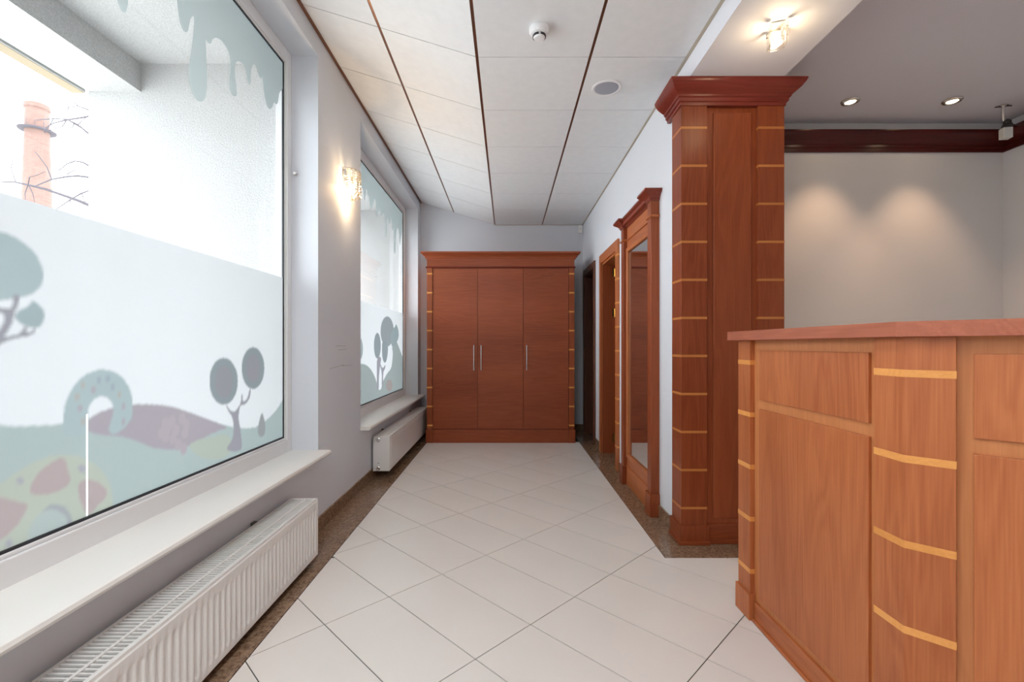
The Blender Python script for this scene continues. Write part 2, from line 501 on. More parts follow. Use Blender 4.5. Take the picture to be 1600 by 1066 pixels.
# plain rear wall, behind the camera
struct(MB().box(-1.42, XRR + 0.12, YREAR - 0.12, YREAR, 0, 3.3).build('wall_rear', 'wall_r'), 'plain wall opposite the wardrobe')
# store rooms behind the two doorways
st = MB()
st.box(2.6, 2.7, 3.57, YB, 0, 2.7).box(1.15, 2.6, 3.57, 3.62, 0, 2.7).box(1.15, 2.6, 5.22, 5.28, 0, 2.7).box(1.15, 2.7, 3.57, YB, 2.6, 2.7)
struct(st.build('wall_store', 'closet'), 'walls of the rooms behind the doorways, coloured dark as shade')

# scuffs on the pier between the windows
for (ya_, za_, yb_, zb_) in ((3.20, 1.148, 3.40, 1.146), (3.24, 1.118, 3.42, 1.124), (3.09, 0.996, 3.36, 1.012), (3.30, 1.008, 3.52, 1.001)):
    MB().prism([(ya_, za_ - 0.0016), (yb_, zb_ - 0.0012), (yb_, zb_ + 0.0012), (ya_, za_ + 0.0016)], XL - 0.001, XL + 0.0004, 'X').build('scuff_mark', 'wear', wl)
# skirting
def skirt(name, pieces):
    r = root(name)
    for (x0, x1, y0, y1) in pieces:
        MB().box(x0, x1, y0, y1, 0, 0.085).build('skirting_tile', 'granite', r, bevel=0.001)
    return r
def runs(y0, y1, step=0.6):
    out = []
    while y0 < y1 - 1e-4:
        out.append((y0, min(y0 + step, y1))); y0 += step
    return out
skirt('baseboard_left', [(XL, XL + 0.011, a + 0.0007, b - 0.0007) for a, b in runs(YREAR, YB)])
skirt('baseboard_right', [(XR - 0.011, XR, a, b) for a, b in [(2.86, 3.13), (3.96, 4.245), (5.11, 5.395)]])
skirt('baseboard_back', [(XL + 0.011, -0.98, YB - 0.011, YB), (0.83, XR, YB - 0.011, YB)])

# ------------------------------------------------------------------ ceilings
ceil = MB().box(-1.42, XRR + 0.12, YREAR - 0.12, YB + 0.12, 3.3, 3.42).build('ceiling', 'ctile')
struct(ceil, 'suspended ceiling of mottled white boards on brown rails')
def zs(x):      # underside height of the corridor ceiling
    return ZC if x > XA else ZC + (XA - x) / (XA - XL) * (ZSL - ZC)
rows = [2.64 + 0.594 * k for k in range(-9, 6)]
rows = [YREAR] + [r for r in rows if YREAR + 0.05 < r < YB - 0.3] + [YB]
GR, GCROSS = 0.0085, 0.0031
cols = [(XL + 0.006, XM - GR), (XM + GR, XA - GR), (XA + GR, XB_ - GR), (XB_ + GR, XR + 0.0)]
FILL_CELLS = {}
for a, b in zip(rows, rows[1:]):
    for ci, (xa, xb) in enumerate(cols):
        ya, yb = a + GCROSS, b - GCROSS
        if b <= 1.0 and ci == 1 and b - a > 0.5:
            FILL_CELLS[(ci, a)] = (xa, xb, ya, yb)
            continue
        mb = MB()
        za, zb = zs(xa if xa < XA else 0.5), zs(xb if xb < XA else 0.5)
        if xa < XA: za, zb = zs(xa), zs(min(xb, XA))
        mb.prism([(xa, za), (xb, zb), (xb, zb + 0.015), (xa, za + 0.015)], ya, yb, 'Y')
        mb.build('ceiling_board', 'ctile', ceil, origin=((xa + xb) / 2, (ya + yb) / 2, ZC))
for x in (XM, XA, XB_):
    z = zs(x)
    MB().box(x - 0.013, x + 0.013, YREAR, YB, z + 0.006, z + 0.02).build('ceiling_rail', 'runner', ceil)
for r in rows[1:-1]:
    MB().prism([(XL, zs(XL) + 0.012), (XA, ZC + 0.012), (XR, ZC + 0.012), (XR, ZC + 0.02), (XA, ZC + 0.02), (XL, zs(XL) + 0.02)], r - 0.01, r + 0.01, 'Y').build('cross_rail', 'runner', ceil)
MB().box(XL, XL + 0.018, YREAR, YB, ZSL - 0.012, ZSL + 0.002).build('edge_trim', 'runner', ceil)
MB().box(XR - 0.014, XR, 2.86, YB, ZC - 0.004, ZC + 0.002).build('edge_trim', 'ctrim', ceil)
MB().box(XR - 0.014, XR + 0.006, YREAR, 2.86, ZC - 0.004, ZC + 0.002).build('edge_trim', 'ctrim', ceil)
MB().box(XA, XR, YB - 0.014, YB, ZC - 0.004, ZC + 0.001).build('edge_trim', 'ctrim', ceil)
# unseen glowing panels added to the grid to brighten the room
for k, key in enumerate(sorted(FILL_CELLS, key=lambda t: t[1])):
    if k % 2 and False: continue
    xa, xb, ya, yb = FILL_CELLS[key]
    t = thing('fill_light_panel', ((xa + xb) / 2, (ya + yb) / 2, zs((xa + xb) / 2)), 'unseen square panel added for fill light, flush in the suspended ceiling', 'fill light', 'added fill panels in the ceiling grid')
    def slab(p, q, e0, e1, up, dn):
        return MB().prism([(p, zs(p) - dn), (q, zs(q) - dn), (q, zs(q) + up), (p, zs(p) + up)], e0, e1, 'Y')
    slab(xa + 0.015, xb - 0.015, ya + 0.015, yb - 0.015, 0.012, 0).build('diffuser', 'panel', t)
    for p, q, e0, e1 in ((xa, xa + 0.015, ya, yb), (xb - 0.015, xb, ya, yb), (xa + 0.015, xb - 0.015, ya, ya + 0.015), (xa + 0.015, xb - 0.015, yb - 0.015, yb)):
        slab(p, q, e0, e1, 0.015, 0.003).build('frame_bar', 'plastic', t)

beam = MB().box(XR + 0.004, 1.552, YREAR, 2.93, ZBEAM, 3.3).build('ceiling_beam', 'beam')
struct(beam, 'wide white ceiling beam running out over the wooden pillar')
cr = MB().box(1.552, XRR, YREAR, YRW, ZCR, 3.3).build('ceiling_reception', 'ceil_r')
struct(cr, 'plain grey plaster ceiling of the reception')

# dark crown moulding round the reception
CRP = [(0, 2.574), (0.014, 2.574), (0.014, 2.60), (0.022, 2.604), (0.022, 2.622), (0.03, 2.626), (0.034, 2.64), (0.05, 2.664), (0.07, 2.682), (0.078, 2.70), (0.078, 2.712), (0, 2.712)]
crown = root('trim_1', (XRR, YRW, 2.57), 'dark mahogany crown moulding below the reception ceiling')
MB().moulding([(1.56, YRW), (XRR, YRW), (XRR, YREAR)], CRP, 1).build('crown_moulding', 'crown', crown, smooth=True)

# ------------------------------------------------------------------ windows
def px_win(x, y):
    """photo pixel to (y, z) on the glass plane of the window wall"""
    Y = FPX * (-XG) / (CX - x)
    return (Y, H + (CY - y) * Y / FPX)

def window(idx, ya, yb, film_top, sheets, drips, sill_ext):
    w = root('window_%d' % idx, (XG, (ya + yb) / 2, WZ[0]))
    g0, g1, gz0, gz1 = ya + 0.058, yb - 0.058, 0.578, 2.876
    f = MB()
    for (a, b, c, d) in ((ya, g0, WZ[0], WZ[1]), (g1, yb, WZ[0], WZ[1])):
        f.box(-1.41, -1.338, a, b, c, d)
    f.box(-1.41, -1.338, g0, g1, WZ[0], gz0).box(-1.41, -1.338, g0, g1, gz1, WZ[1])
    f.build('window_frame', 'white_pvc', w, bevel=0.004)
    bd = MB(); e = 0.012
    for (a, b, c, d) in ((g0, g0 + e, gz0, gz1), (g1 - e, g1, gz0, gz1), (g0 + e, g1 - e, gz0, gz0 + e), (g0 + e, g1 - e, gz1 - e, gz1)):
        bd.box(XG - 0.004, XG + 0.012, a, b, c, d)
    bd.build('glazing_bead', 'white_pvc', w, bevel=0.003)
    gs = MB(); e2 = e + 0.009
    for (a, b, c, d) in ((g0 + e, g0 + e2, gz0 + e, gz1 - e), (g1 - e2, g1 - e, gz0 + e, gz1 - e), (g0 + e2, g1 - e2, gz0 + e, gz0 + e2), (g0 + e2, g1 - e2, gz1 - e2, gz1 - e)):
        gs.box(XG - 0.004, XG + 0.006, a, b, c, d)
    gs.build('gasket', 'gasket', w)
    MB().box(XG - 0.006, XG, g0 + 0.004, g1 - 0.004, gz0 + 0.004, gz1 - 0.004).build('pane', 'glass', w)
    s = MB()
    s.prism([(-1.338, 0.472), (-1.104, 0.472), (-1.096, 0.478), (-1.092, 0.487), (-1.096, 0.497), (-1.104, 0.502), (-1.338, 0.502)], sill_ext[0], sill_ext[1], 'Y')
    s.build('window_sill', 'sill', w, smooth=True)
    for k, (sa, sb) in enumerate(sheets):
        film_sheet(w, max(sa, g0 + e2), min(sb, g1 - e2), gz0 + e2, film_top, idx)
    for d in drips:
        pts = [(min(max(p[0], g0 + e2), g1 - e2), min(p[1], gz1 - e2)) for p in d]
        drip(w, pts)
    return w

def drip(w, pts):
    from mathutils.geometry import delaunay_2d_cdt
    n = len(pts)
    vs, es, fs, _, _, _ = delaunay_2d_cdt([Vector(p) for p in pts], [(k, (k + 1) % n) for k in range(n)], [], 2, 1e-5)
    bm = bmesh.new()
    bv = [bm.verts.new((XG + 0.0012, p[0], p[1])) for p in vs]
    for f in fs:
        c = ((vs[f[0]].x + vs[f[1]].x + vs[f[2]].x) / 3, (vs[f[0]].y + vs[f[1]].y + vs[f[2]].y) / 3)
        if inside(c, pts): bm.faces.new([bv[k] for k in f])
    mb = MB(); mb.bm.free(); mb.bm = bm
    return mb.build('drip_foil', 'drip', w)

def inside(pt, poly):
    x, y = pt; c = False
    n = len(poly)
    for i in range(n):
        x1, y1 = poly[i]; x2, y2 = poly[i - 1]
        if (y1 > y) != (y2 > y) and x < (x2 - x1) * (y - y1) / (y2 - y1) + x1:
            c = not c
    return c

def smooth_poly(pts, n=2):
    for _ in range(n):
        q = []
        for i in range(len(pts)):
            a, b = pts[i], pts[(i + 1) % len(pts)]
            q += [(0.75 * a[0] + 0.25 * b[0], 0.75 * a[1] + 0.25 * b[1]), (0.25 * a[0] + 0.75 * b[0], 0.25 * a[1] + 0.75 * b[1])]
        pts = q
    return pts

def smooth_open(pts, n=2):
    for _ in range(n):
        q = [pts[0]]
        for a, b in zip(pts, pts[1:]):
            q += [(0.75 * a[0] + 0.25 * b[0], 0.75 * a[1] + 0.25 * b[1]), (0.25 * a[0] + 0.75 * b[0], 0.25 * a[1] + 0.75 * b[1])]
        q.append(pts[-1]); pts = q
    return pts

def ell(cx, cy, rx, ry, n=40):
    return [(cx + rx * math.cos(2 * math.pi * k / n), cy + ry * math.sin(2 * math.pi * k / n)) for k in range(n)]

# colours of the print (foil colour, seen against daylight)
WHITE = (0.93, 0.94, 0.95); GREEN = (0.50, 0.575, 0.56); PINK = (0.475, 0.42, 0.455); TEAL = (0.48, 0.565, 0.57)
LIME = (0.56, 0.59, 0.50); ROSE = (0.54, 0.44, 0.435); BARK = (0.40, 0.385, 0.42); PLUM = (0.36, 0.35, 0.375); GREY = (0.33, 0.37, 0.385)

FOIL = 0.325
def conv(pts, sc, ox, oy, sm=2):
    p = [px_win(ox + a / sc, oy + b / sc) for a, b in pts]
    return smooth_poly(p, sm) if sm else p
ART1 = []
A6 = lambda pts, sm=2: conv(pts, 3.333, 0, 380, sm)       # tracing helper for the arch and big tree
A7 = lambda pts, sm=2: conv(pts, 4.846, 200, 520, sm)     # hills and twin trees
A5 = lambda pts, sm=2: conv(pts, 5.33, 0, 660, sm)        # round house in the meadow
skyline = [(-400, 655), (-200, 640), (-60, 655), (0, 663.5), (18, 667), (60, 665), (97, 663.5), (141, 655), (175, 645), (210, 640), (262, 640), (303, 650), (344.5, 662.4), (361, 667.5), (386, 670), (402, 667), (417, 656), (431, 642), (441, 626), (447, 612)]
sk = smooth_open([px_win(x, y) for x, y in skyline])
hill_green = [(0.3, 0.4), (0.3, sk[0][1] + 0.02), (0.6, sk[0][1] + 0.03)] + sk + [(sk[-1][0] + 0.2, 0.4)]
ART1.append((hill_green, GREEN))
pk = smooth_open([px_win(x, y) for x, y in [(132, 668), (141, 651.5), (158, 643), (175.5, 637), (208, 632), (231, 631.5), (262, 634), (282.5, 639.7), (303, 647), (324, 655), (344.5, 662.4), (355, 668)]])
pk2 = [px_win(x, y) for x, y in [(330, 678), (308, 690), (285, 702), (262, 703), (238, 700), (215, 690), (190, 682), (160, 680), (140, 676)]]
ART1.append((pk + pk2, PINK))
for fx, fy in [(280, 690), (330, 670), (285, 790), (340, 800), (430, 760), (410, 650), (255, 760), (380, 850), (420, 880), (300, 720), (440, 700), (360, 740)]:
    cx_, cy_ = px_win(200 + fx / 4.846, 520 + fy / 4.846)
    ART1.append((ell(cx_, cy_, 0.022, 0.024, 14), (0.53, 0.455, 0.485)))
ART1.append((A7([(440, 860), (520, 810), (640, 790), (760, 760), (800, 880), (720, 960), (560, 960)]), (0.53, 0.57, 0.49)))
arch = [(325, 945), (330, 870), (350, 800), (390, 730), (440, 685), (500, 660), (550, 658), (610, 675), (660, 730), (685, 790), (692, 850), (690, 890), (675, 930), (640, 970), (590, 1000), (560, 980), (575, 930), (590, 880), (586, 845), (570, 812), (535, 797), (500, 805), (470, 830), (456, 870), (455, 940), (450, 1000), (330, 1000)]
ART1.append((A6(arch, 1), TEAL))
for fx, fy in [(515, 715), (585, 750), (485, 765), (430, 740), (415, 860), (400, 800), (620, 790), (640, 850), (560, 705), (430, 930), (640, 930)]:
    cx_, cy_ = px_win(fx / 3.333, 380 + fy / 3.333)
    ART1.append((ell(cx_, cy_, 0.010, 0.013, 12), random.choice([(0.52, 0.50, 0.46), (0.42, 0.48, 0.52), (0.50, 0.46, 0.49)])))
ART1.append((ell(*px_win(-22, 414), 0.125, 0.092, 60), TEAL))
ART1.append((smooth_poly([px_win(x, y) for x, y in [(-90, 470), (-110, 410), (-60, 360), (0, 362), (21, 369), (43, 384), (60.6, 404), (69, 430), (64, 447), (50, 460), (28.5, 466), (0, 470), (-40, 478)]]), TEAL))
ART1.append((A6([(165, 297), (205, 318), (232, 365), (229, 410), (190, 447), (150, 437), (95, 417), (72, 380), (100, 350), (150, 325)], 1), (0.43, 0.51, 0.52)))
ART1.append((A6([(65, 270), (102, 270), (97, 320), (78, 350), (70, 390), (48, 450), (18, 487), (-60, 640), (-120, 900), (-190, 960), (-170, 700), (-60, 520), (5, 440), (22, 400), (20, 370), (-30, 360), (-30, 325), (30, 342), (55, 340), (66, 310)], 1), BARK))
ART1.append((A6([(-60, 495), (60, 484), (110, 470), (122, 428), (143, 432), (135, 462), (150, 468), (172, 455), (182, 440), (192, 445), (168, 480), (100, 492), (40, 506), (-60, 550)], 1), BARK))
ART1.append((ell(*px_win(349, 596), 0, 0, 3), PLUM))
def px_ell(cx, cy, rx, ry, n=48):
    return [px_win(cx + rx * math.cos(2 * math.pi * k / n), cy + ry * math.sin(2 * math.pi * k / n)) for k in range(n)]
ART1.append((px_ell(349, 596, 22.3, 36.7), GREY)); ART1.append((px_ell(349.5, 597, 14, 25), PLUM))
ART1.append((px_ell(395, 575.3, 17.8, 32.6), GREY)); ART1.append((px_ell(395, 576, 11, 22), PLUM))
trunk = [(740, 535), (752, 560), (765, 580), (785, 597), (815, 592), (835, 562), (853, 530), (856, 465), (866, 465), (866, 520), (890, 515), (908, 480), (918, 425), (932, 425), (922, 490), (898, 535), (866, 548), (850, 548), (838, 600), (835, 660), (850, 730), (865, 880), (830, 900), (770, 900), (740, 880), (795, 800), (800, 700), (785, 630), (755, 590), (738, 548)]
ART1.append((A7(trunk, 1), BARK))
ART1.append((A7([(1012, 595), (1030, 650), (1042, 720), (1030, 780), (1000, 795), (978, 765), (988, 680)], 1), (0.40, 0.405, 0.405)))
ART1.append((A5([(-700, 1300), (-500, 800), (-250, 600), (0, 520), (100, 440), (240, 350), (380, 290), (520, 268), (650, 280), (780, 340), (870, 430), (930, 560), (935, 700), (900, 1400)]), LIME))
for s in ([(510, 288), (548, 310), (560, 400), (588, 450), (580, 510), (520, 560), (400, 602), (300, 610), (240, 592), (245, 540), (300, 440), (380, 360)],
          [(-120, 640), (0, 622), (100, 650), (235, 680), (215, 740), (150, 850), (60, 940), (-20, 1000), (-180, 1000)],
          [(645, 500), (720, 472), (800, 490), (870, 540), (900, 590), (870, 640), (800, 700), (760, 765), (715, 770), (680, 700), (648, 600)]):
    ART1.append((A5(s), ROSE))
for fx, fy in [(165, 490), (680, 385), (70, 1010)]:
    ART1.append((A5([(fx - 45, fy - 10), (fx - 15, fy - 20), (fx, fy - 50), (fx + 15, fy - 20), (fx + 45, fy - 12), (fx + 22, fy + 15), (fx + 28, fy + 48), (fx, fy + 28), (fx - 28, fy + 48), (fx - 22, fy + 15)], 0), (0.47, 0.46, 0.50)))
ART1.append((A5([(300, 860), (330, 760), (400, 690), (480, 675), (560, 720), (600, 800), (600, 900), (560, 1300), (300, 1300)]), (0.44, 0.45, 0.47)))
ART1.append((A5([(220, 960), (260, 820), (340, 745), (440, 720), (530, 760), (570, 840), (560, 1300), (200, 1300)]), (0.52, 0.58, 0.55)))

ART2 = []
A8 = lambda pts, sm=1: conv(pts, 5.33, 550, 460, sm)
ART2.append((A8([(-200, 650), (0, 600), (80, 578), (110, 585), (140, 605), (170, 645), (200, 712), (215, 790), (240, 800), (255, 730), (290, 660), (325, 620), (335, 560), (340, 480), (330, 440), (370, 390), (390, 440), (410, 495), (430, 540), (430, 1100), (-200, 1100)]), (0.40, 0.44, 0.43)))
ART2.append((A8([(20, 380), (60, 350), (80, 375), (92, 440), (86, 520), (60, 560), (20, 540)]), (0.42, 0.46, 0.47)))
ART2.append((px_ell(550 + 210 / 5.33, 460 + 428 / 5.33, 5.4, 20), GREY))
ART2.append((px_ell(550 + 292 / 5.33, 460 + 310 / 5.33, 10.3, 23.5), (0.35, 0.38, 0.395)))
ART2.append((A8([(250, 380), (300, 400), (298, 490), (285, 560), (272, 573), (258, 555), (248, 500)]), GREY))
ART2.append((A8([(320, 330), (345, 280), (358, 272), (364, 246), (374, 262), (386, 295), (390, 350), (375, 395), (350, 440), (325, 430)]), (0.36, 0.42, 0.43)))
ART2.append((A8([(205, 520), (245, 520), (232, 600), (222, 700), (222, 800), (205, 800), (205, 700)]), BARK))
ART2.append((A8([(228, 575), (236, 575), (246, 610), (262, 612), (272, 590), (280, 592), (272, 625), (258, 650), (260, 780), (246, 780), (248, 650)]), BARK))
ART2.append((px_ell(550 + 310 / 5.33, 460 + 760 / 5.33, 5, 9), (0.44, 0.36, 0.345)))

ART3 = [(smooth_open([(-3.0, 0.4), (-3.0, 0.85), (-2.2, 0.8), (-1.6, 0.95), (-1.0, 0.8), (0.2, 0.9), (0.2, 0.4)]), GREEN), (ell(-1.5, 1.2, 0.16, 0.14), TEAL)]

def film_sheet(w, ya, yb, za, zb, idx):
    art = {1: ART1, 2: ART2, 3: ART3}[idx]
    boxes = [(min(p[0] for p in a), max(p[0] for p in a), min(p[1] for p in a), max(p[1] for p in a)) for a, c in art]
    step_z = 0.0045; E_ = 0.0045
    nz = int((zb - za) / step_z)
    ys = [ya]
    while ys[-1] < yb:
        d = 0.0045 if ys[-1] > 1.15 and idx != 3 else 0.02
        ys.append(min(yb, ys[-1] + d))
    if idx == 1:      # a narrow butt joint between two foil lengths, open below the arch
        ys = sorted([v for v in ys if abs(v - YSEAM) > 0.004] + [YSEAM - 0.0026, YSEAM + 0.0026])
    zs_ = [za + (zb - za) * k / nz for k in range(nz + 1)]
    verts, cols_ = [], []
    for y in ys:
        act = [(i, art[i]) for i in range(len(art)) if boxes[i][0] <= y <= boxes[i][1]]
        for z in zs_:
            acc = [0.0, 0.0, 0.0]
            for dy_, dz_ in [(u_, v_) for u_ in (-E_, 0, E_) for v_ in (-E_, 0, E_)]:
                c = WHITE
                for i, (pl, co) in reversed(act):
                    if boxes[i][2] <= z + dz_ <= boxes[i][3] and inside((y + dy_, z + dz_), pl):
                        c = co; break
                for q in range(3): acc[q] += c[q] / 9
            verts.append((0.0, y, z)); cols_.append(tuple(acc))
    m = nz + 1
    faces = [(i * m + k, (i + 1) * m + k, (i + 1) * m + k + 1, i * m + k + 1) for i in range(len(ys) - 1) for k in range(nz)
             if not (idx == 1 and abs(ys[i] + 0.0026 - YSEAM) < 1e-5 and zs_[k] < ZSEAM)]
    org = world_loc(w)
    me = bpy.data.meshes.new('frosted_foil')
    me.from_pydata([(XG + 0.0012 - org.x, y - org.y, z - org.z) for _, y, z in verts], [], faces)
    at = me.color_attributes.new('print', 'FLOAT_COLOR', 'POINT')
    at.data.foreach_set('color', [v for c in cols_ for v in (c[0] * FOIL, c[1] * FOIL, c[2] * FOIL, 1.0)])
    me.materials.append(M['film'])
    o = bpy.data.objects.new('frosted_foil', me); COL.objects.link(o); o.parent = w
    tag(o, 'frosted foil printed with hills, trees and an arch' if idx == 1 else 'frosted foil printed with dark trees')
    return o

D1P = [(192, 0), (200, 90), (215, 180), (240, 250), (268, 275), (285, 255), (295, 200), (305, 150), (325, 132), (335, 142), (332, 250), (318, 380), (300, 500), (290, 620), (296, 700), (320, 780), (355, 835), (392, 850), (420, 835), (440, 770), (443, 640), (437, 450), (430, 325), (450, 355), (470, 368), (482, 350), (490, 325), (515, 312), (550, 325), (590, 370), (622, 430), (638, 500), (638, 590), (628, 680), (632, 750), (655, 795), (680, 805), (691, 790), (690, 740), (678, 650), (673, 580), (680, 520), (700, 505), (730, 518), (755, 550), (770, 600), (780, 680), (797, 713), (806, 690), (808, 600), (818, 545), (835, 532), (850, 550), (870, 625), (888, 650), (905, 640), (912, 700), (925, 820), (945, 890), (968, 914), (988, 890), (1000, 845), (1018, 872), (1032, 860), (1040, 810), (1046, 770), (1075, 740)]
d1 = smooth_open([px_win(240 + a / 5.33, b / 5.33) for a, b in D1P], 1)
near = [(-0.9, 2.62), (-0.75, 2.25), (-0.6, 2.6), (-0.35, 2.62), (-0.2, 2.3), (-0.05, 2.3), (0.05, 2.62), (0.3, 2.66), (0.42, 2.05), (0.55, 2.02), (0.62, 2.6), (0.9, 2.66), (1.0, 2.4), (1.1, 2.38), (1.18, 2.66), (1.45, 2.68), (1.56, 2.55), (1.60, 2.40), (1.635, 2.325), (1.665, 2.33), (1.675, 2.42), (1.70, 2.62), (1.78, 2.72), (1.86, 2.70)]
near = [p for p in smooth_open(near, 2) if p[0] > 0.55]
top1 = [(3.0, 2.9), (0.5, 2.9), (0.5, 2.6)]
D2P = [(60, 380), (85, 350), (98, 380), (104, 440), (110, 478), (116, 430), (122, 372), (128, 372), (136, 425), (148, 430), (156, 510), (168, 560), (182, 515), (192, 465), (202, 452), (210, 500), (215, 590), (222, 622), (230, 575), (240, 541), (248, 560), (256, 612), (264, 590), (274, 577), (284, 590), (291, 640), (292, 780), (299, 797), (305, 760), (304, 640), (312, 616), (320, 630), (328, 680), (335, 660), (342, 606), (350, 660), (357, 748), (364, 690), (368, 800), (368, 910), (375, 943), (382, 910), (384, 770), (393, 715), (402, 703), (411, 740), (416, 850), (420, 870), (426, 790), (436, 760)]
d2 = smooth_open([px_win(550 + a / 5.61, 230 + b / 5.61) for a, b in D2P], 1)
top2 = [(6.2, 2.9), (3.7, 2.9), (3.7, 2.5)]
YSEAM, ZSEAM = px_win(135.5, 648)
window(1, W1[0], W1[1], 1.56, [(-9, 9)], [near + d1 + top1], (W1[0] - 0.012, W1[1] + 0.004))
window(2, W2[0], W2[1], 1.567, [(-9, 9)], [d2 + top2], (W2[0] - 0.012, W2[1] + 0.09))

window(3, W3[0], W3[1], 1.56, [(-9, 9)], [[(-9, 2.9), (-9, 2.5), (-2.2, 2.45), (-2.0, 2.2), (-1.8, 2.5), (-1.5, 2.52), (-1.35, 2.1), (-1.2, 2.5), (-0.9, 2.45), (-0.75, 2.3), (-0.6, 2.5), (9, 2.45), (9, 2.9)]], (W3[0] - 0.012, W3[1] + 0.01))

# small curtain knob on the window recess
hook = MB().lathe((-1.31, W1[1], 2.21), [(0.004, 0), (0.004, -0.012), (0.011, -0.014), (0.013, -0.022), (0.008, -0.028)], 14, 'Y').build('tieback_hook', 'chrome', smooth=True, origin=(-1.31, W1[1], 2.21))

tag(hook, 'tiny steel tieback stud screwed to the window recess', 'stud')

# ------------------------------------------------------------------ outside the windows
ZS = 2.96
lw = MB().box(-2.69, -1.5, 3.0, 3.62, -0.3, ZS).build('wall_pier', 'stucco'); struct(lw, 'white stucco pier outside the window')
lw2 = MB().box(-2.69, -1.5, 6.25, 6.9, -0.3, ZS).build('wall_end_pier', 'stucco'); struct(lw2, 'white stucco end wall of the arcade')
lw4 = MB().box(-2.69, -1.5, -3.5, -2.88, -0.3, ZS).build('wall_far_pier', 'stucco'); struct(lw4, 'white stucco pier beyond the next window bay')
lw3 = MB().box(-2.69, -1.5, -0.25, 0.37, -0.3, ZS).build('wall_near_pier', 'stucco'); struct(lw3, 'unseen white stucco pier added to block sky at the near end of the window')  # unseen pier, added to keep sky light off the visible pier
YA = -8.0  # arcade extended out of view to block sky light
lb = MB().box(-2.69, -2.355, YA, 6.9, 2.78, ZS).build('wall_arcade_beam', 'stucco'); struct(lb, 'white stucco beam across the arcade opening')
lc = MB().box(-2.69, -1.5, YA, 6.9, ZS, 3.42).build('ceiling_arcade', 'stucco'); struct(lc, 'white stucco soffit of the arcade')
struct(MB().box(-2.72, -2.691, YA, 6.9, 2.8005, 6.5).box(-2.69, XRR + 0.12, YA, YREAR - 0.12, 3.42, 6.5).box(-1.5, XRR + 0.12, YA, YREAR - 0.12, -0.3, 3.42).build('wall_upper_storey', 'stucco'), 'white stucco storey above the arcade')
struct(MB().box(-2.785, -2.706, YA, 2.99, 2.765, 2.80).build('trim_2', 'cream'), 'cream timber strip along the outer beam edge')
struct(MB().box(-2.7055, -2.70, YA, 2.99, 2.768, 2.799).build('trim_3', 'grey_box'))
struct(MB().box(-70, -1.5, -40, 80, -0.4, -0.3).build('ground', 'pave'), 'pale paving outside')

def ray(x, y, Y):
    return Vector(((x - CX) * Y / FPX, Y, H + (CY - y) * Y / FPX))
# factory chimney
YC = 30.0
c0 = ray(58, 320, YC)
ch = thing('brick_chimney', (c0.x, YC, -0.3), 'tall round red brick chimney with a ring platform', 'chimney')
ztop = H + (CY - 164) * YC / FPX
zring = H + (CY - 206) * YC / FPX
MB().lathe((c0.x, YC, 0), [(1.0, -0.3), (0.60, zring), (0.58, ztop - 0.35), (0.64, ztop - 0.3), (0.64, ztop - 0.08), (0.58, ztop)], 28).build('shaft', 'brick', ch, smooth=True)
rg = MB().lathe((c0.x, YC, zring), [(0.55, 0), (0.92, 0.02), (0.94, 0.08), (0.55, 0.08)], 24)
rg.build('ring_platform', 'bark', ch)
for k in range(14):
    a = 2 * math.pi * k / 14
    MB().tube([(c0.x + 0.90 * math.cos(a), YC + 0.90 * math.sin(a), zring + 0.1), (c0.x + 0.90 * math.cos(a), YC + 0.90 * math.sin(a), zring + 0.45)], 0.02, 4).build('railing_post', 'bark', ch)
# bare tree behind the pier
YT = 8.0
tree = thing('bare_tree', (-6.1, YT + 0.3, -0.3), 'leafless tree with thin crooked branches beside the pier', 'tree')
MB().tube([(-6.1, YT + 0.3, -0.3), (-6.15, YT + 0.3, 1.5), (-6.05, YT + 0.25, 3.2), (-6.2, YT + 0.2, 4.8), (-6.1, YT + 0.2, 6.5), (-6.0, YT, 8.0)], [0.16, 0.13, 0.10, 0.075, 0.05, 0.02], 8).build('trunk', 'bark', tree, smooth=True)
T8 = lambda p, d=0.0: ray(p[0] / 4.1, 100 + p[1] / 4.1, YT + d)
limbs = [([(0, 755), (100, 758), (180, 775), (300, 805), (400, 840), (500, 875), (570, 905)], (-6.08, YT + 0.27, 2.4), 0.034, 0.2),
         ([(220, 785), (330, 740), (430, 722), (500, 718), (575, 727)], (-6.06, YT + 0.27, 3.0), 0.026, 0.1),
         ([(340, 945), (450, 870), (520, 830), (575, 810)], (-6.06, YT + 0.26, 3.2), 0.02, -0.2),
         ([(230, 360), (350, 350), (430, 355), (500, 390), (560, 440)], (-6.15, YT + 0.22, 4.3), 0.02, 0.1),
         ([(290, 410), (340, 380), (430, 358), (520, 345), (570, 335)], (-6.18, YT + 0.2, 4.7), 0.02, -0.1),
         ([(440, 275), (500, 270), (570, 295)], (-6.15, YT + 0.2, 5.0), 0.018, 0.0),
         ([(380, 680), (430, 640), (480, 622), (530, 630), (575, 655)], (-6.08, YT + 0.25, 3.4), 0.02, 0.15)]
for pts, end, r, d in limbs:
    P = [T8(p, d) for p in pts] + [Vector(end)]
    n = len(P)
    MB().tube(P, [r * (0.35 + 0.65 * k / (n - 1)) for k in range(n)], 5).build('branch', 'bark', tree)
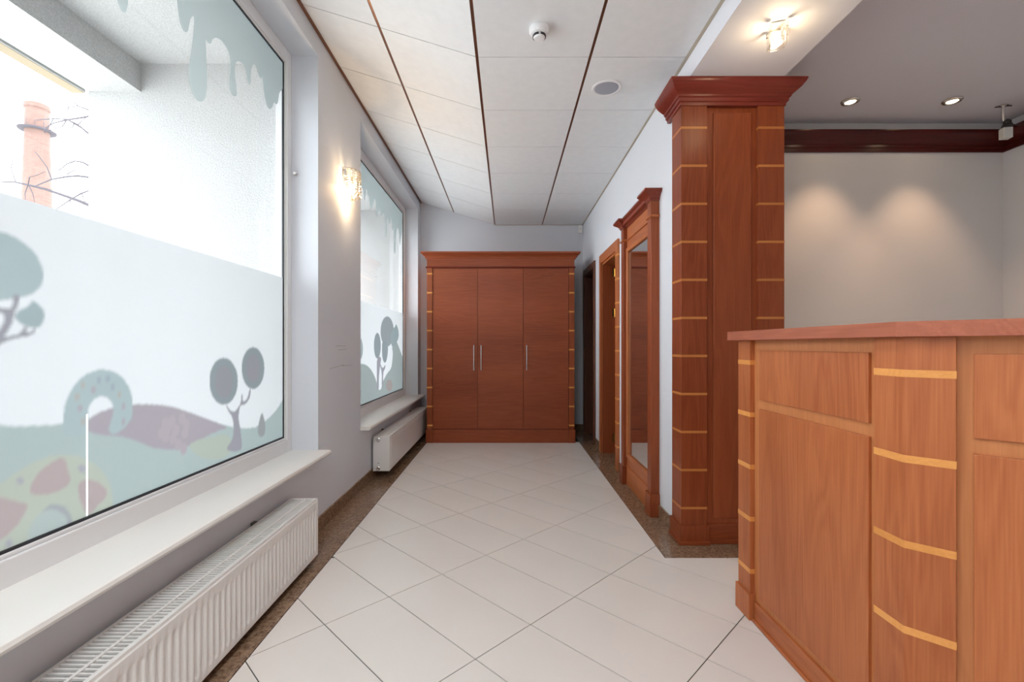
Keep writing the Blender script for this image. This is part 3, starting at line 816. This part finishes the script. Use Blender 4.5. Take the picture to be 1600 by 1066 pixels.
twigs = [[(100, 755), (70, 670), (90, 580), (130, 515)], [(330, 735), (300, 660), (240, 580), (220, 560)], [(180, 775), (190, 725), (230, 715), (290, 690)],
         [(180, 775), (160, 830), (165, 890)], [(185, 780), (210, 830), (225, 900)], [(430, 355), (400, 400), (330, 420), (285, 440), (280, 410)],
         [(480, 375), (455, 420), (440, 470)], [(500, 390), (540, 350), (570, 335)], [(430, 705), (500, 670), (545, 640)], [(380, 680), (355, 662)],
         [(450, 870), (450, 960)], [(525, 830), (540, 880), (570, 905)], [(340, 355), (320, 390), (285, 440)], [(440, 275), (420, 320)], [(500, 270), (470, 240), (440, 260)], [(430, 355), (520, 410), (570, 445)]]
for tw in twigs:
    P = [T8(p, 0.1) for p in tw]
    MB().tube(P, [0.011 - 0.006 * k / (len(P) - 1) for k in range(len(P))], 4).build('twig', 'bark', tree)

# ------------------------------------------------------------------ radiators
def radiator(y0, y1, z0, z1, label, ribbed):
    xb, xf = -1.160, -1.013
    t = thing('radiator', (-1.09, (y0 + y1) / 2, z0), label, 'radiator')
    # back panel and convector core
    MB().box(xb, xb + 0.022, y0 + 0.004, y1 - 0.004, z0, z1 - 0.012).build('back_panel', 'rad', t, bevel=0.003)
    MB().box(xb + 0.03, xf - 0.03, y0 + 0.02, y1 - 0.02, z0 + 0.02, z1 - 0.03).build('convector_core', 'rad_in', t)
    if ribbed:
        bm = bmesh.new()
        pitch, sub = 0.0333, 8
        n = int((y1 - y0 - 0.03) / pitch)
        ys = [y0 + 0.001]
        off = ((y1 - y0) - n * pitch) / 2
        for k in range(n):
            ys += [y0 + off + (k + q / sub) * pitch for q in range(sub)]
        ys += [y1 - off, y1 - 0.001]
        zz = [z0, z0 + 0.026, z0 + 0.032, z0 + 0.042, z1 - 0.062, z1 - 0.052, z1 - 0.046, z1 - 0.014, z1 - 0.008]
        am = [0, 0, 0.5, 1, 1, 0.5, 0, 0, 0]
        grid = []
        for yv in ys:
            u = ((yv - y0 - off) / pitch) % 1.0
            w = 0.0
            if y0 + off < yv < y1 - off:
                w = max(0.0, math.cos((u - 0.5) * math.pi / 0.62)) if abs(u - 0.5) < 0.31 else 0.0
                w = min(1.0, w * 1.4)
            grid.append([bm.verts.new((xf - 0.009 * w * a - (0.006 if zi == len(zz) - 1 else 0), yv, z)) for zi, (z, a) in enumerate(zip(zz, am))])
        for a, b in zip(grid, grid[1:]):
            for k in range(len(zz) - 1):
                bm.faces.new((a[k], a[k + 1], b[k + 1], b[k]))
        # returns to give the sheet its depth
        back = [[bm.verts.new((xf - 0.024, g[0].co.y, z)) for z in (z0, z1 - 0.008)] for g in (grid[0], grid[-1])]
        bm.faces.new((grid[0][0], back[0][0], back[1][0], grid[-1][0])) if False else None
        for g, bk in ((grid[0], back[0]), (grid[-1], back[1])):
            bm.faces.new([bk[0]] + g + [bk[1]])
        bm.faces.new([g[0] for g in grid] + [back[1][0], back[0][0]])
        bm.faces.new([back[0][0], back[0][1], back[1][1], back[1][0]])
        mb = MB(); mb.bm.free(); mb.bm = bm
        mb.build('ribbed_front', 'rad', t, smooth=True)
    else:
        MB().box(xf - 0.024, xf, y0 + 0.002, y1 - 0.002, z0 + 0.006, z1 - 0.012).build('flat_front', 'rad', t, bevel=0.004)
        MB().box(xf - 0.002, xf + 0.003, y0 + 0.06, y1 - 0.06, z0 + 0.012, z1 - 0.045).build('front_plate', 'rad', t, bevel=0.002)
    # end covers
    for yy, sgn in ((y0, -1), (y1, 1)):
        a, b = sorted((yy, yy - sgn * 0.012))
        e = MB().box(xb + 0.004, xf - 0.001, a, b, z0 + 0.002, z1).build('side_cover', 'rad', t, bevel=0.003)
        if not ribbed and sgn < 0:
            MB().lathe((xb + 0.048, y0, z1 - 0.03), [(0.018, 0.001), (0.018, -0.006), (0.013, -0.008), (0.012, -0.003), (0.006, -0.003)], 18, 'Y').build('bleed_valve', 'chrome', e, smooth=True)
            MB().lathe((xb + 0.048, y0, z0 + 0.026), [(0.018, 0.001), (0.018, -0.006), (0.014, -0.008), (0.013, -0.002), (0.006, -0.002)], 18, 'Y').build('drain_plug', 'chrome', e, smooth=True)
            MB().lathe((xb + 0.048, y0, z0 + 0.072), [(0.004, 0.001), (0.004, -0.002), (0.001, -0.002)], 8, 'Y').build('screw', 'black', e)
    # top grille: edge bars, a middle bar and cross slats
    gr = MB()
    if ribbed:
        gr.box(xb + 0.004, xb + 0.012, y0 + 0.012, y1 - 0.012, z1 - 0.010, z1)
        gr.box(xf - 0.018, xf - 0.004, y0 + 0.012, y1 - 0.012, z1 - 0.010, z1)
        gr.box(xf - 0.064, xf - 0.055, y0 + 0.012, y1 - 0.012, z1 - 0.009, z1 + 0.0006)
        g = gr.build('grille_bars', 'rad', t)
        sl = MB().box(xb + 0.012, xf - 0.018, -0.0031, 0.0031, z1 - 0.008, z1 - 0.002)
        yy = y0 + 0.024
        first = None
        while yy < y1 - 0.02:
            if first is None:
                for v in sl.bm.verts: v.co.y += yy
                first = sl.build('slat', 'rad', g, origin=(xb + 0.06, yy, z1))
            else:
                c = first.copy(); COL.objects.link(c); c.parent = g
                c.location = Vector((xb + 0.06, yy, z1)) - world_loc(g)
            yy += 0.0165
    else:
        gr.box(xb + 0.004, xf - 0.06, y0 + 0.012, y1 - 0.012, z1 - 0.010, z1 - 0.002)
        gr.box(xf - 0.056, xf - 0.03, y0 + 0.012, y1 - 0.012, z1 - 0.010, z1)
        gr.box(xf - 0.026, xf - 0.003, y0 + 0.012, y1 - 0.012, z1 - 0.012, z1)
        gr.build('grille_bars', 'rad', t, bevel=0.002)
    # wall brackets and the connecting pipes
    for yy in (y0 + 0.35, y1 - 0.35):
        MB().box(XL + 0.0008, xb + 0.001, yy - 0.015, yy + 0.015, z0 + 0.03, z1 + 0.004).build('bracket', 'rad_in', t)
    pv = y1 - 0.06
    MB().tube([(xb + 0.05, pv, 0.0), (xb + 0.05, pv, z0 + 0.01)], 0.008, 10).build('pipe', 'rad', t, smooth=True)
    MB().tube([(xb + 0.05, pv - 0.05, 0.0), (xb + 0.05, pv - 0.05, z0 + 0.01)], 0.008, 10).build('pipe', 'rad', t, smooth=True)
    return t
radiator(0.25, 2.498, 0.035, 0.334, 'long white radiator with ribbed front and slatted top grille', True)
radiator(4.02, 5.95, 0.066, 0.367, 'white flat-fronted radiator beside the wardrobe', False)

# ------------------------------------------------------------------ wardrobe
YW = 5.52
wd = thing('wardrobe', (-0.077, YW + 0.4, 0), 'large cherry wood wardrobe with three doors and striped side posts', 'wardrobe')
x0, x1 = -0.953, 0.79
MB().box(x0 + 0.006, x1 - 0.006, YW + 0.03, YB - 0.012, 0.02, 2.20).build('body', 'cherry_h', wd)
zb, zt = 0.158, 2.07
dx = [x0 + 0.067, -0.354, 0.186, x1 - 0.067]
for k in range(3):
    d = MB().box(dx[k] + 0.002, dx[k + 1] - 0.002, YW + 0.006, YW + 0.028, zb + 0.004, zt - 0.006).build('door', 'cherry_h', wd, bevel=0.0015, origin=(dx[k], YW, zb))
    hx = [dx[1] - 0.042, dx[1] + 0.043, dx[2] + 0.04][k]
    hm = MB().tube([(hx, YW - 0.028, 0.858), (hx, YW - 0.028, 1.153)], 0.0065, 12)
    for hz in (0.90, 1.11):
        hm.tube([(hx, YW - 0.028, hz), (hx, YW + 0.007, hz)], 0.004, 8)
    hm.build('handle', 'chrome', d, smooth=True)
for (a, b) in ((x0, x0 + 0.065), (x1 - 0.065, x1)):
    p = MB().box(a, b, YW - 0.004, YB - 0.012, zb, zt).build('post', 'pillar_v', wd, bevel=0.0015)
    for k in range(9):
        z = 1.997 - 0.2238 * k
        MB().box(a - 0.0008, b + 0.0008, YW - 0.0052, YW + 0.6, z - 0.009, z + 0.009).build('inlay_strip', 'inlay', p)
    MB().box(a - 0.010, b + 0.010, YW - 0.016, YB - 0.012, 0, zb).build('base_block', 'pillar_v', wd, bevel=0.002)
MB().box(x0 + 0.075, x1 - 0.075, YW - 0.006, YW + 0.02, 0, zb).build('plinth', 'cherry_h', wd, bevel=0.002)
MB().box(x0, x1, YW - 0.004, YB - 0.012, zt + 0.012, 2.19).build('frieze', 'cherry_h', wd, bevel=0.001)
CP = lambda z, h, o, i=0.0: [(-0.01 + i, z), (o * 0.12, z), (o * 0.14, z + h * 0.12), (o * 0.22, z + h * 0.16), (o * 0.26, z + h * 0.30), (o * 0.48, z + h * 0.50), (o * 0.80, z + h * 0.66), (o * 0.92, z + h * 0.74), (o, z + h * 0.80), (o, z + h), (-0.01 + i, z + h)]
MB().moulding([(x0, YB - 0.012), (x0, YW), (x1, YW), (x1, YB - 0.012)], CP(2.165, 0.085, 0.065), 1).build('cornice', 'cherry_h', wd)
MB().moulding([(x0, YB - 0.012), (x0, YW), (x1, YW), (x1, YB - 0.012)], [(-0.01, zt - 0.004), (0.01, zt - 0.004), (0.014, zt + 0.003), (0.010, zt + 0.012), (-0.01, zt + 0.012)], 1).build('astragal', 'mahogany_x', wd)
MB().box(x0 + 0.01, x1 - 0.01, YW + 0.02, YB - 0.012, 2.19, 2.245).build('top_board', 'cherry_h', wd)

# ------------------------------------------------------------------ doors in the corridor wall
def door_frame(n, ya, yb, zt, cw, mat_v, mat_h, label, inlay=False):
    r = root('door_%d' % n, (XR, (ya + yb) / 2, 0), label)
    for (a, b, nm) in ((ya - cw, ya, 0), (yb, yb + cw, 1)):
        p = MB().box(XR - 0.02, XR, a, b, 0, zt + cw).build('casing', mat_v, r, bevel=0.003)
        if inlay and nm == 0:
            for k in range(9):
                z = 1.98 - 0.2197 * k
                MB().box(XR - 0.0208, XR - 0.001, a - 0.0006, b + 0.0006, z - 0.008, z + 0.008).build('inlay_strip', 'inlay', p)
    MB().box(XR - 0.02, XR, ya, yb, zt, zt + cw).build('casing', mat_h, r, bevel=0.003)
    MB().box(XR - 0.004, XR + 0.134, ya - 0.001, ya + 0.022, 0, zt).build('jamb', 'pillar_v' if mat_v == 'cherry_v' else mat_v, r)  # darker cherry stands in for shade on the jambs
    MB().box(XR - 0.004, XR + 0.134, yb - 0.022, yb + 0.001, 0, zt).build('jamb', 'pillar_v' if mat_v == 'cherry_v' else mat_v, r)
    MB().box(XR - 0.004, XR + 0.134, ya, yb, zt - 0.022, zt + 0.001).build('jamb', mat_h, r)
    # raised lip round the opening
    MB().box(XR - 0.026, XR - 0.018, yb - 0.004, yb + 0.018, 0, zt + 0.018).build('casing_lip', mat_v, r, bevel=0.003)
    return r
dr1 = door_frame(1, D1[0], D1[1], D1[2], 0.085, 'shaded_wood', 'shaded_wood', 'brown open doorway beside the wardrobe, its wood darkened for shade')
dr2 = door_frame(2, D2[0], D2[1], D2[2], 0.095, 'cherry_v', 'cherry_y', 'cherry wood doorway with the door swung open', True)
yd = D2[1] - 0.022
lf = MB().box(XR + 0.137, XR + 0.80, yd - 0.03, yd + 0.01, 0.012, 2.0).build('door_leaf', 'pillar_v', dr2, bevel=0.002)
for z in (1.93, 1.50, 0.165):
    hg = MB().tube([(XR + 0.136, yd - 0.034, z - 0.045), (XR + 0.136, yd - 0.034, z + 0.045)], 0.009, 10)
    hg.box(XR + 0.137, XR + 0.17, yd - 0.0335, yd - 0.0295, z - 0.045, z + 0.045)
    hg.box(XR + 0.10, XR + 0.134, yd - 0.0035, yd - 0.0005, z - 0.045, z + 0.045)
    hg.build('hinge', 'brass', lf, smooth=True)
MB().box(XR + 0.14, XR + 0.84, D1[1] - 0.06, D1[1] - 0.02, 0.012, 2.02).build('door_leaf', 'shaded_wood', dr1, bevel=0.002)

# ------------------------------------------------------------------ pier mirror on the corridor wall
mr = thing('pier_mirror', (0.99, 3.545, 0), 'tall wall mirror in a cherry frame with mahogany cornice', 'mirror')
my0, my1, mx = 3.134, 3.955, 0.962
XWF = XR - 0.001
for (a, b) in ((my0, my0 + 0.08), (my1 - 0.08, my1)):
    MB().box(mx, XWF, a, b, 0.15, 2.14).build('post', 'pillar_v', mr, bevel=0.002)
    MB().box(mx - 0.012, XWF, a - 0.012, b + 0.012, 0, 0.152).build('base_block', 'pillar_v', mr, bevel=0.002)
MB().box(mx + 0.022, XWF, my0 + 0.08, my1 - 0.08, 0.0, 0.155).build('base_board', 'cherry_y', mr, bevel=0.002)
a, b = my0 + 0.08, my1 - 0.08
MB().box(mx + 0.03, XWF, a, b, 0.155, 0.225).build('bottom_rail', 'cherry_y', mr, bevel=0.002)
MB().box(mx + 0.03, XWF, a, b, 1.955, 2.14).build('top_rail', 'cherry_y', mr, bevel=0.002)
fm = MB()
for (ya_, yb_, za_, zb_) in ((a, a + 0.04, 0.225, 1.955), (b - 0.04, b, 0.225, 1.955), (a + 0.04, b - 0.04, 0.225, 0.262), (a + 0.04, b - 0.04, 1.918, 1.955)):
    fm.box(mx + 0.020, XWF, ya_, yb_, za_, zb_)
fm.build('inner_frame', 'cherry_v', mr, bevel=0.005)
MB().box(mx + 0.034, mx + 0.04, a + 0.03, b - 0.03, 0.25, 1.93).build('mirror_glass', 'mirror', mr)
path = [(XWF, my0), (mx, my0), (mx, my0 + 0.08), (mx + 0.03, my0 + 0.08), (mx + 0.03, my1 - 0.08), (mx, my1 - 0.08), (mx, my1), (XWF, my1)]
MB().moulding(path, CP(2.122, 0.068, 0.056), -1).build('cornice', 'mahogany_y', mr)
MB().moulding(path, [(-0.01, 2.012), (0.006, 2.012), (0.011, 2.016), (0.011, 2.024), (0.006, 2.029), (-0.01, 2.029)], -1).build('astragal', 'cherry_y', mr)
MB().box(mx - 0.01, XWF, my0 + 0.0, my1 - 0.0, 2.14, 2.186).build('cornice_core', 'mahogany_y', mr)

# ------------------------------------------------------------------ wooden pillar
YP = 2.70
pl = thing('pillar', (1.302, 2.8, 0), 'square cherry wood pillar with maple stripes and red mahogany capital', 'pillar')
px0, px1 = 1.004, 1.60
for (a, b) in ((px0, 1.153), (1.45, px1)):
    yb_ = 2.852
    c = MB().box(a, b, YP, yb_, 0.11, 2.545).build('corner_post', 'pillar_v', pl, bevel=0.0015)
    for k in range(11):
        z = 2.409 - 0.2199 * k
        MB().box(a - 0.0008, b + 0.0008, YP - 0.0008, yb_ - 0.001, z - 0.0068, z + 0.0068).build('inlay_strip', 'inlay_shaded', c)
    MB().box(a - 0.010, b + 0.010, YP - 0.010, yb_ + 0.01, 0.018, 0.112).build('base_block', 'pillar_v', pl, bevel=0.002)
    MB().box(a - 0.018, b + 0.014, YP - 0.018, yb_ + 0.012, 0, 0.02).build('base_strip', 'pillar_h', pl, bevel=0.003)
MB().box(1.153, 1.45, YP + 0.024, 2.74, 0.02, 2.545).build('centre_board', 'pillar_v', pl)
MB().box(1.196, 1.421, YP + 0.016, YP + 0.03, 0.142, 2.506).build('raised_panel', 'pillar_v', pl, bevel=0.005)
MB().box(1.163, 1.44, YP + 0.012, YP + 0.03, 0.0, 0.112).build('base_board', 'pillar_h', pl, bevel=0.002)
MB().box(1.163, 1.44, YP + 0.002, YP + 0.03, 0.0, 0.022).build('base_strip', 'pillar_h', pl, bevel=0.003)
PCP = [(-0.02, 2.535), (0.006, 2.535), (0.008, 2.552), (0.016, 2.556), (0.018, 2.574), (0.026, 2.579), (0.028, 2.590), (0.045, 2.601), (0.064, 2.617), (0.078, 2.636), (0.085, 2.650), (0.085, 2.6585), (-0.02, 2.6585)]
MB().moulding([(px0, 2.92), (px0, YP), (px1, YP), (px1, 2.92)], PCP, 1).build('capital', 'mahogany_x', pl, smooth=True)
MB().box(px0, px1, YP, 2.855, 2.545, 2.655).build('capital_core', 'mahogany_x', pl)

# ------------------------------------------------------------------ reception desk
dk = thing('reception_desk', (1.25, 1.5, 0), 'angled cherry wood reception desk with maple striped corner posts', 'desk')
XP = 1.0176
def band_z():
    return [1.0785 - 0.2192 * k for k in range(5)]
def desk_post(pts, grow):
    """pts: footprint; grow: slightly larger footprint used for inlays"""
    p = MB().prism(pts, 0.0, 1.172).build('corner_post', 'cherry_v', dk, bevel=0.0012)
    for z in band_z():
        MB().prism(grow(0.0008), z - 0.0095, z + 0.0095).build('inlay_strip', 'inlay', p)
    MB().prism(grow(0.009), 0.0, 0.108).build('base_block', 'cherry_v', p, bevel=0.002)
    return p
# far post, faces the corridor
p1 = lambda e: [(XP - e, 1.96 - e), (XP + 0.10, 1.96 - e), (XP + 0.10, 2.06 + e), (XP - e, 2.06 + e)]
desk_post(p1(0), p1)
# corner post: one face along the corridor, one at 45 degrees
def p2(e):
    k = e * math.tan(math.radians(22.5))
    return [(XP - e, 1.297 + e), (XP - e, 1.2 - k), (XP + 0.069 + e * r2 * 0 + k * 0, 1.131 - e * 1.414 + 0.0), (XP + 0.069 + e * r2 + 0.055, 1.131 - e * r2 + 0.055), (XP + 0.12, 1.297 + e)]
desk_post(p2(0), p2)
# face along the corridor
XF = 1.037
fa = MB().box(XF, XF + 0.10, 1.297, 1.96, 0.06, 1.172).build('front_board', 'rail', dk)
MB().box(XF - 0.009, XF + 0.002, 1.331, 1.911, 0.928, 1.130).build('raised_panel', 'cherry_v', dk, bevel=0.0015)
MB().box(XF - 0.009, XF + 0.002, 1.331, 1.911, 0.113, 0.890).build('raised_panel', 'cherry_v', dk, bevel=0.0015)
MB().box(XF - 0.010, XF + 0.002, 1.302, 1.945, 0.0, 0.085).build('plinth', 'cherry_y', dk, bevel=0.002)
MB().box(XF - 0.020, XF - 0.008, 1.302, 1.948, 0.0, 0.014).build('base_strip', 'cherry_y', dk, bevel=0.003)
# face turned 45 degrees
O = Vector((XP + 0.069, 1.131)); dv = Vector((r2, -r2)); nv = Vector((-r2, -r2))
def quad(s0, s1, n0, n1):
    return [tuple(O + dv * s + nv * n) for s, n in ((s0, n0), (s1, n0), (s1, n1), (s0, n1))]
REC = -0.020
MB().prism(quad(-0.02, 0.70, REC - 0.10, REC), 0.06, 1.172).build('front_board', 'rail', dk)
MB().prism(quad(0.030, 0.63, REC - 0.002, REC + 0.009), 0.928, 1.130).build('raised_panel', 'cherry_v', dk, bevel=0.0015)
MB().prism(quad(0.030, 0.63, REC - 0.002, REC + 0.009), 0.113, 0.890).build('raised_panel', 'cherry_v', dk, bevel=0.0015)
MB().prism(quad(0.0, 0.68, REC - 0.002, REC + 0.010), 0.0, 0.085).build('plinth', 'cherry_h', dk, bevel=0.002)
MB().prism(quad(0.0, 0.68, REC + 0.008, REC + 0.020), 0.0, 0.014).build('base_strip', 'cherry_h', dk, bevel=0.003)
p3 = lambda e: quad(0.68 - e, 0.78 + e, -0.1, e)
desk_post(p3(0), p3)
# counter top
E = Vector((0.985, 1.186))
Lc = 0.92
e1 = E + dv * Lc
MB().prism([(0.985, 2.095), (0.985, 1.186), tuple(e1), tuple(e1 - nv * 0.36), (1.345, 1.335), (1.345, 2.095)], 1.172, 1.2105).build('counter_top', 'top_wood', dk, bevel=0.0012)
# staff side: lower worktop on an end panel
MB().prism([(1.137, 2.06), (1.137, 1.29), tuple(O + dv * 0.70 + nv * (REC - 0.10)), tuple(O + dv * 0.70 + nv * (REC - 0.60)), (1.66, 1.50), (1.66, 2.06)], 0.72, 0.745).build('worktop', 'cherry_h', dk)
MB().box(1.118, 1.62, 2.035, 2.058, 0.0, 0.72).build('end_panel', 'cherry_v', dk)
MB().prism(quad(0.68, 0.70, REC - 0.56, REC - 0.10), 0, 0.72).build('end_panel', 'cherry_v', dk)

# ------------------------------------------------------------------ lamps
WARM = (1.0, 0.74, 0.45)
# crystal wall sconce between the windows
YS, ZS0, ZS1 = 3.38, 2.22, 2.405
sc = thing('wall_sconce', (XL, YS, ZS0), 'half round crystal bead wall lamp glowing between the windows', 'wall lamp')
MB().box(XL, XL + 0.008, YS - 0.05, YS + 0.05, ZS0 + 0.06, ZS1 - 0.01).build('back_plate', 'chrome', sc, bevel=0.002)
RS = 0.092
def arc(r, z, n=20, rx=1.15):
    return [(XL + max(0.004, r * rx * math.sin(math.pi * k / n)), YS - r * math.cos(math.pi * k / n), z) for k in range(n + 1)]
MB().tube(arc(RS, ZS1), 0.004, 6).build('top_ring', 'chrome', sc, smooth=True)
MB().tube(arc(RS, ZS0 + 0.05), 0.0025, 6).build('lower_ring', 'chrome', sc, smooth=True)
proto = None
for k in range(11):
    th = math.pi * (k + 0.5) / 11
    bx, by = XL + RS * 1.15 * math.sin(th) + 0.002, YS - RS * math.cos(th)
    mb = MB()
    nb = 8
    for q in range(nb):
        mb.ball((bx, by, ZS1 - 0.012 - q * 0.0180), 0.0088, 7, 5)
    mb.ball((bx, by, ZS0 + 0.012), 0.0125, 8, 6)
    mb.build('bead_strand', 'crystal', sc)
for k in range(7):
    th = math.pi * (k + 0.5) / 7
    mb = MB()
    for q in range(4):
        mb.ball((XL + 0.06 * math.sin(th), YS - 0.05 * math.cos(th), ZS0 + 0.055 - q * 0.019), 0.009, 7, 5)
    mb.build('bead_strand', 'crystal', sc)
MB().ball((XL + 0.045, YS, ZS0 + 0.085), 0.014, 12, 8).build('bulb', 'bulb', sc, smooth=True)
MB().tube([(XL + 0.008, YS, ZS0 + 0.12), (XL + 0.045, YS, ZS0 + 0.12), (XL + 0.045, YS, ZS0 + 0.098)], 0.006, 8).build('lamp_holder', 'chrome', sc, smooth=True)
lamp('sconce_light', 'POINT', (XL + 0.05, YS, ZS0 + 0.05), SCONCE_W, WARM, sc, shadow_soft_size=0.02)

# cube lamps under the beam
def cube_lamp(x, y, label, group=None):
    t = thing('cube_lamp', (x, y, ZBEAM), label, 'ceiling lamp', group)
    s = 0.038; rot = math.radians(-18)
    def rp(a, b): return (x + a * math.cos(rot) - b * math.sin(rot), y + a * math.sin(rot) + b * math.cos(rot))
    sq = [rp(-s, -s), rp(s, -s), rp(s, s), rp(-s, s)]
    MB().prism([rp(-s * .7, -s * .7), rp(s * .7, -s * .7), rp(s * .7, s * .7), rp(-s * .7, s * .7)], ZBEAM - 0.012, ZBEAM).build('ceiling_plate', 'chrome', t)
    # hollow crystal body: outer block, thick walls
    for i in range(4):
        a, b = Vector(sq[i]), Vector(sq[(i + 1) % 4])
        c = Vector((x, y))
        ai, bi = a + (c - a) * 0.28, b + (c - b) * 0.28
        MB().prism([tuple(a), tuple(b), tuple(bi), tuple(ai)], ZBEAM - 0.095, ZBEAM - 0.012).build('crystal_wall', 'crystal_clear', t, bevel=0.003)
    MB().prism(sq, ZBEAM - 0.103, ZBEAM - 0.0955).build('crystal_base', 'crystal_clear', t, bevel=0.002)
    for i in range(4):
        a = Vector(sq[i]); c = Vector((x, y)); d = (c - a).normalized()
        MB().prism([tuple(a - d * 0.003), tuple(a + d * 0.010 + Vector((d.y, -d.x)) * 0.010), tuple(a + d * 0.010 - Vector((d.y, -d.x)) * 0.010)], ZBEAM - 0.034, ZBEAM - 0.010).build('corner_clip', 'chrome', t)
    MB().lathe((x, y, ZBEAM - 0.07), [(0.006, -0.018), (0.013, -0.012), (0.013, 0.03), (0.006, 0.036)], 12).build('bulb', 'bulb', t, smooth=True)
    lamp('cube_light', 'POINT', (x, y, ZBEAM - 0.118), CUBE_W, WARM, t, shadow_soft_size=0.03)
cube_lamp(1.27, 2.20, 'lit crystal cube lamp under the beam beside the pillar')
cube_lamp(1.27, 0.60, 'unseen lit crystal cube lamp added under the beam above the desk')  # this lamp and the next are unseen, added for more light
cube_lamp(1.27, -1.00, 'unseen lit crystal cube lamp added under the beam by the rear wall')

# recessed downlights in the reception
DL = [(2.30, 3.134, 'lit recessed downlight nearer the pillar'), (2.976, 3.126, 'lit recessed downlight nearer the ceiling camera'),
      (2.30, 1.2, 'unseen recessed downlight added over the reception desk'), (2.976, 1.2, 'unseen recessed downlight added over the reception side wall')]  # these two are out of view, added for more light
for x, y, lb_ in DL:
    t = thing('downlight', (x, y, ZCR), lb_, 'downlight', 'downlights in the reception ceiling')
    MB().lathe((x, y, ZCR), [(0.030, 0.0), (0.054, 0.0), (0.056, -0.004), (0.050, -0.010), (0.036, -0.012), (0.030, -0.006)], 28).build('ring', 'chrome', t, smooth=True)
    MB().lathe((x, y, ZCR), [(0.0295, -0.002), (0.0295, -0.007), (0.02, -0.010), (0.004, -0.011)], 20).build('lens', 'spot_bulb', t, smooth=True)
    sp = lamp('spot_light', 'SPOT', (x, y, ZCR - 0.03), DOWN_W * 4, (1.0, 0.64, 0.38), t, spot_size=math.radians(78), spot_blend=0.7, shadow_soft_size=0.03)

# ceiling-mounted camera in the reception corner
kx, ky = 3.385, 3.19
kc = thing('security_camera', (kx, ky, ZCR), 'small grey camera on a ceiling stem by the crown moulding', 'camera')
MB().lathe((kx, ky, ZCR), [(0.02, 0), (0.026, -0.004), (0.012, -0.010)], 18).build('ceiling_plate', 'chrome', kc, smooth=True)
for sx in (-1, 1):
    MB().tube([(kx + sx * 0.012, ky - 0.004 * sx, ZCR - 0.005), (kx + sx * 0.045, ky - 0.012 * sx, ZCR - 0.008)], [0.006, 0.004], 6).build('plate_ear', 'bark', kc)
MB().tube([(kx, ky, ZCR - 0.005), (kx, ky, ZCR - 0.075), (kx + 0.002, ky, ZCR - 0.11)], [0.011, 0.010, 0.007], 12).build('stem', 'chrome', kc, smooth=True)
MB().ball((kx + 0.016, ky - 0.01, ZCR - 0.120), 0.022, 14, 10).build('swivel', 'black', kc, smooth=True)
MB().lathe((kx + 0.006, ky - 0.02, ZCR - 0.152), [(0.026, -0.012), (0.031, 0.0), (0.026, 0.014), (0.010, 0.024)], 16).build('lens_hood', 'black', kc, smooth=True)
hb = MB().prism([(kx - 0.034, ky - 0.036), (kx + 0.020, ky - 0.046), (kx + 0.030, ky + 0.0), (kx - 0.024, ky + 0.01)], ZCR - 0.236, ZCR - 0.165)
hb.build('housing', 'grey_box', kc, bevel=0.004)
MB().tube([(kx + 0.03, ky, ZCR - 0.125), (kx + 0.07, ky - 0.03, ZCR - 0.15), (kx + 0.12, ky - 0.08, ZCR - 0.12), (kx + 0.2, ky - 0.13, ZCR - 0.085), (XRR - 0.003, ky - 0.2, ZCR - 0.07)], 0.004, 6).build('cable', 'black', kc, smooth=True)

# ------------------------------------------------------------------ ceiling fittings
sx, sy = 0.163, 2.40
sd = thing('smoke_detector', (sx, sy, ZC), 'round white smoke detector on the suspended ceiling', 'smoke detector')
MB().lathe((sx, sy, ZC), [(0.05, 0), (0.0515, -0.004), (0.0515, -0.020), (0.049, -0.024)], 32).build('base', 'plastic', sd, smooth=True)
MB().lathe((sx, sy, ZC), [(0.049, -0.0245), (0.045, -0.034), (0.034, -0.038), (0.034, -0.0385)], 32).build('body', 'plastic', sd, smooth=True)
for k in range(4):
    a0 = math.radians(8 + 90 * k)
    MB().lathe((sx, sy, ZC), [(0.030, -0.0388), (0.0345, -0.0388), (0.0345, -0.048), (0.030, -0.048)], 10, a0=a0, a1=a0 + math.radians(74)).build('vent_slot', 'black', sd)
MB().lathe((sx, sy, ZC), [(0.032, -0.038), (0.030, -0.050), (0.026, -0.056), (0.012, -0.059), (0.001, -0.0595)], 28).build('cap', 'plastic', sd, smooth=True)

sx, sy = 0.627, 2.955
sp_ = thing('ceiling_speaker', (sx, sy, ZC), 'round grey ceiling loudspeaker with white rim', 'loudspeaker')
MB().lathe((sx, sy, ZC), [(0.072, 0.0), (0.094, 0.0), (0.094, -0.002), (0.088, -0.006), (0.076, -0.005), (0.072, 0.0)], 36).build('rim', 'plastic', sp_, smooth=True)
MB().lathe((sx, sy, ZC), [(0.0735, -0.0006), (0.0735, -0.004), (0.04, -0.006), (0.001, -0.0065)], 36).build('grille', 'grey_mesh', sp_, smooth=True)

pr = thing('motion_sensor', (XR - 0.035, YB, 2.66), 'small white motion sensor in the corner above the wardrobe', 'sensor')
MB().box(XR - 0.066, XR - 0.008, YB - 0.035, YB, 2.665, 2.772).build('housing', 'plastic', pr, bevel=0.008)
MB().box(XR - 0.060, XR - 0.014, YB - 0.040, YB - 0.034, 2.672, 2.712).build('lens', 'sill', pr, bevel=0.003)
MB().lathe((XR - 0.045, YB - 0.035, 2.722), [(0.004, 0.001), (0.004, -0.002), (0.001, -0.002)], 8, 'Y').build('indicator', 'black', pr)
MB().box(XR - 0.064, XR - 0.056, YB - 0.006, YB, 2.15, 2.668).build('cable_duct', 'wall', pr)
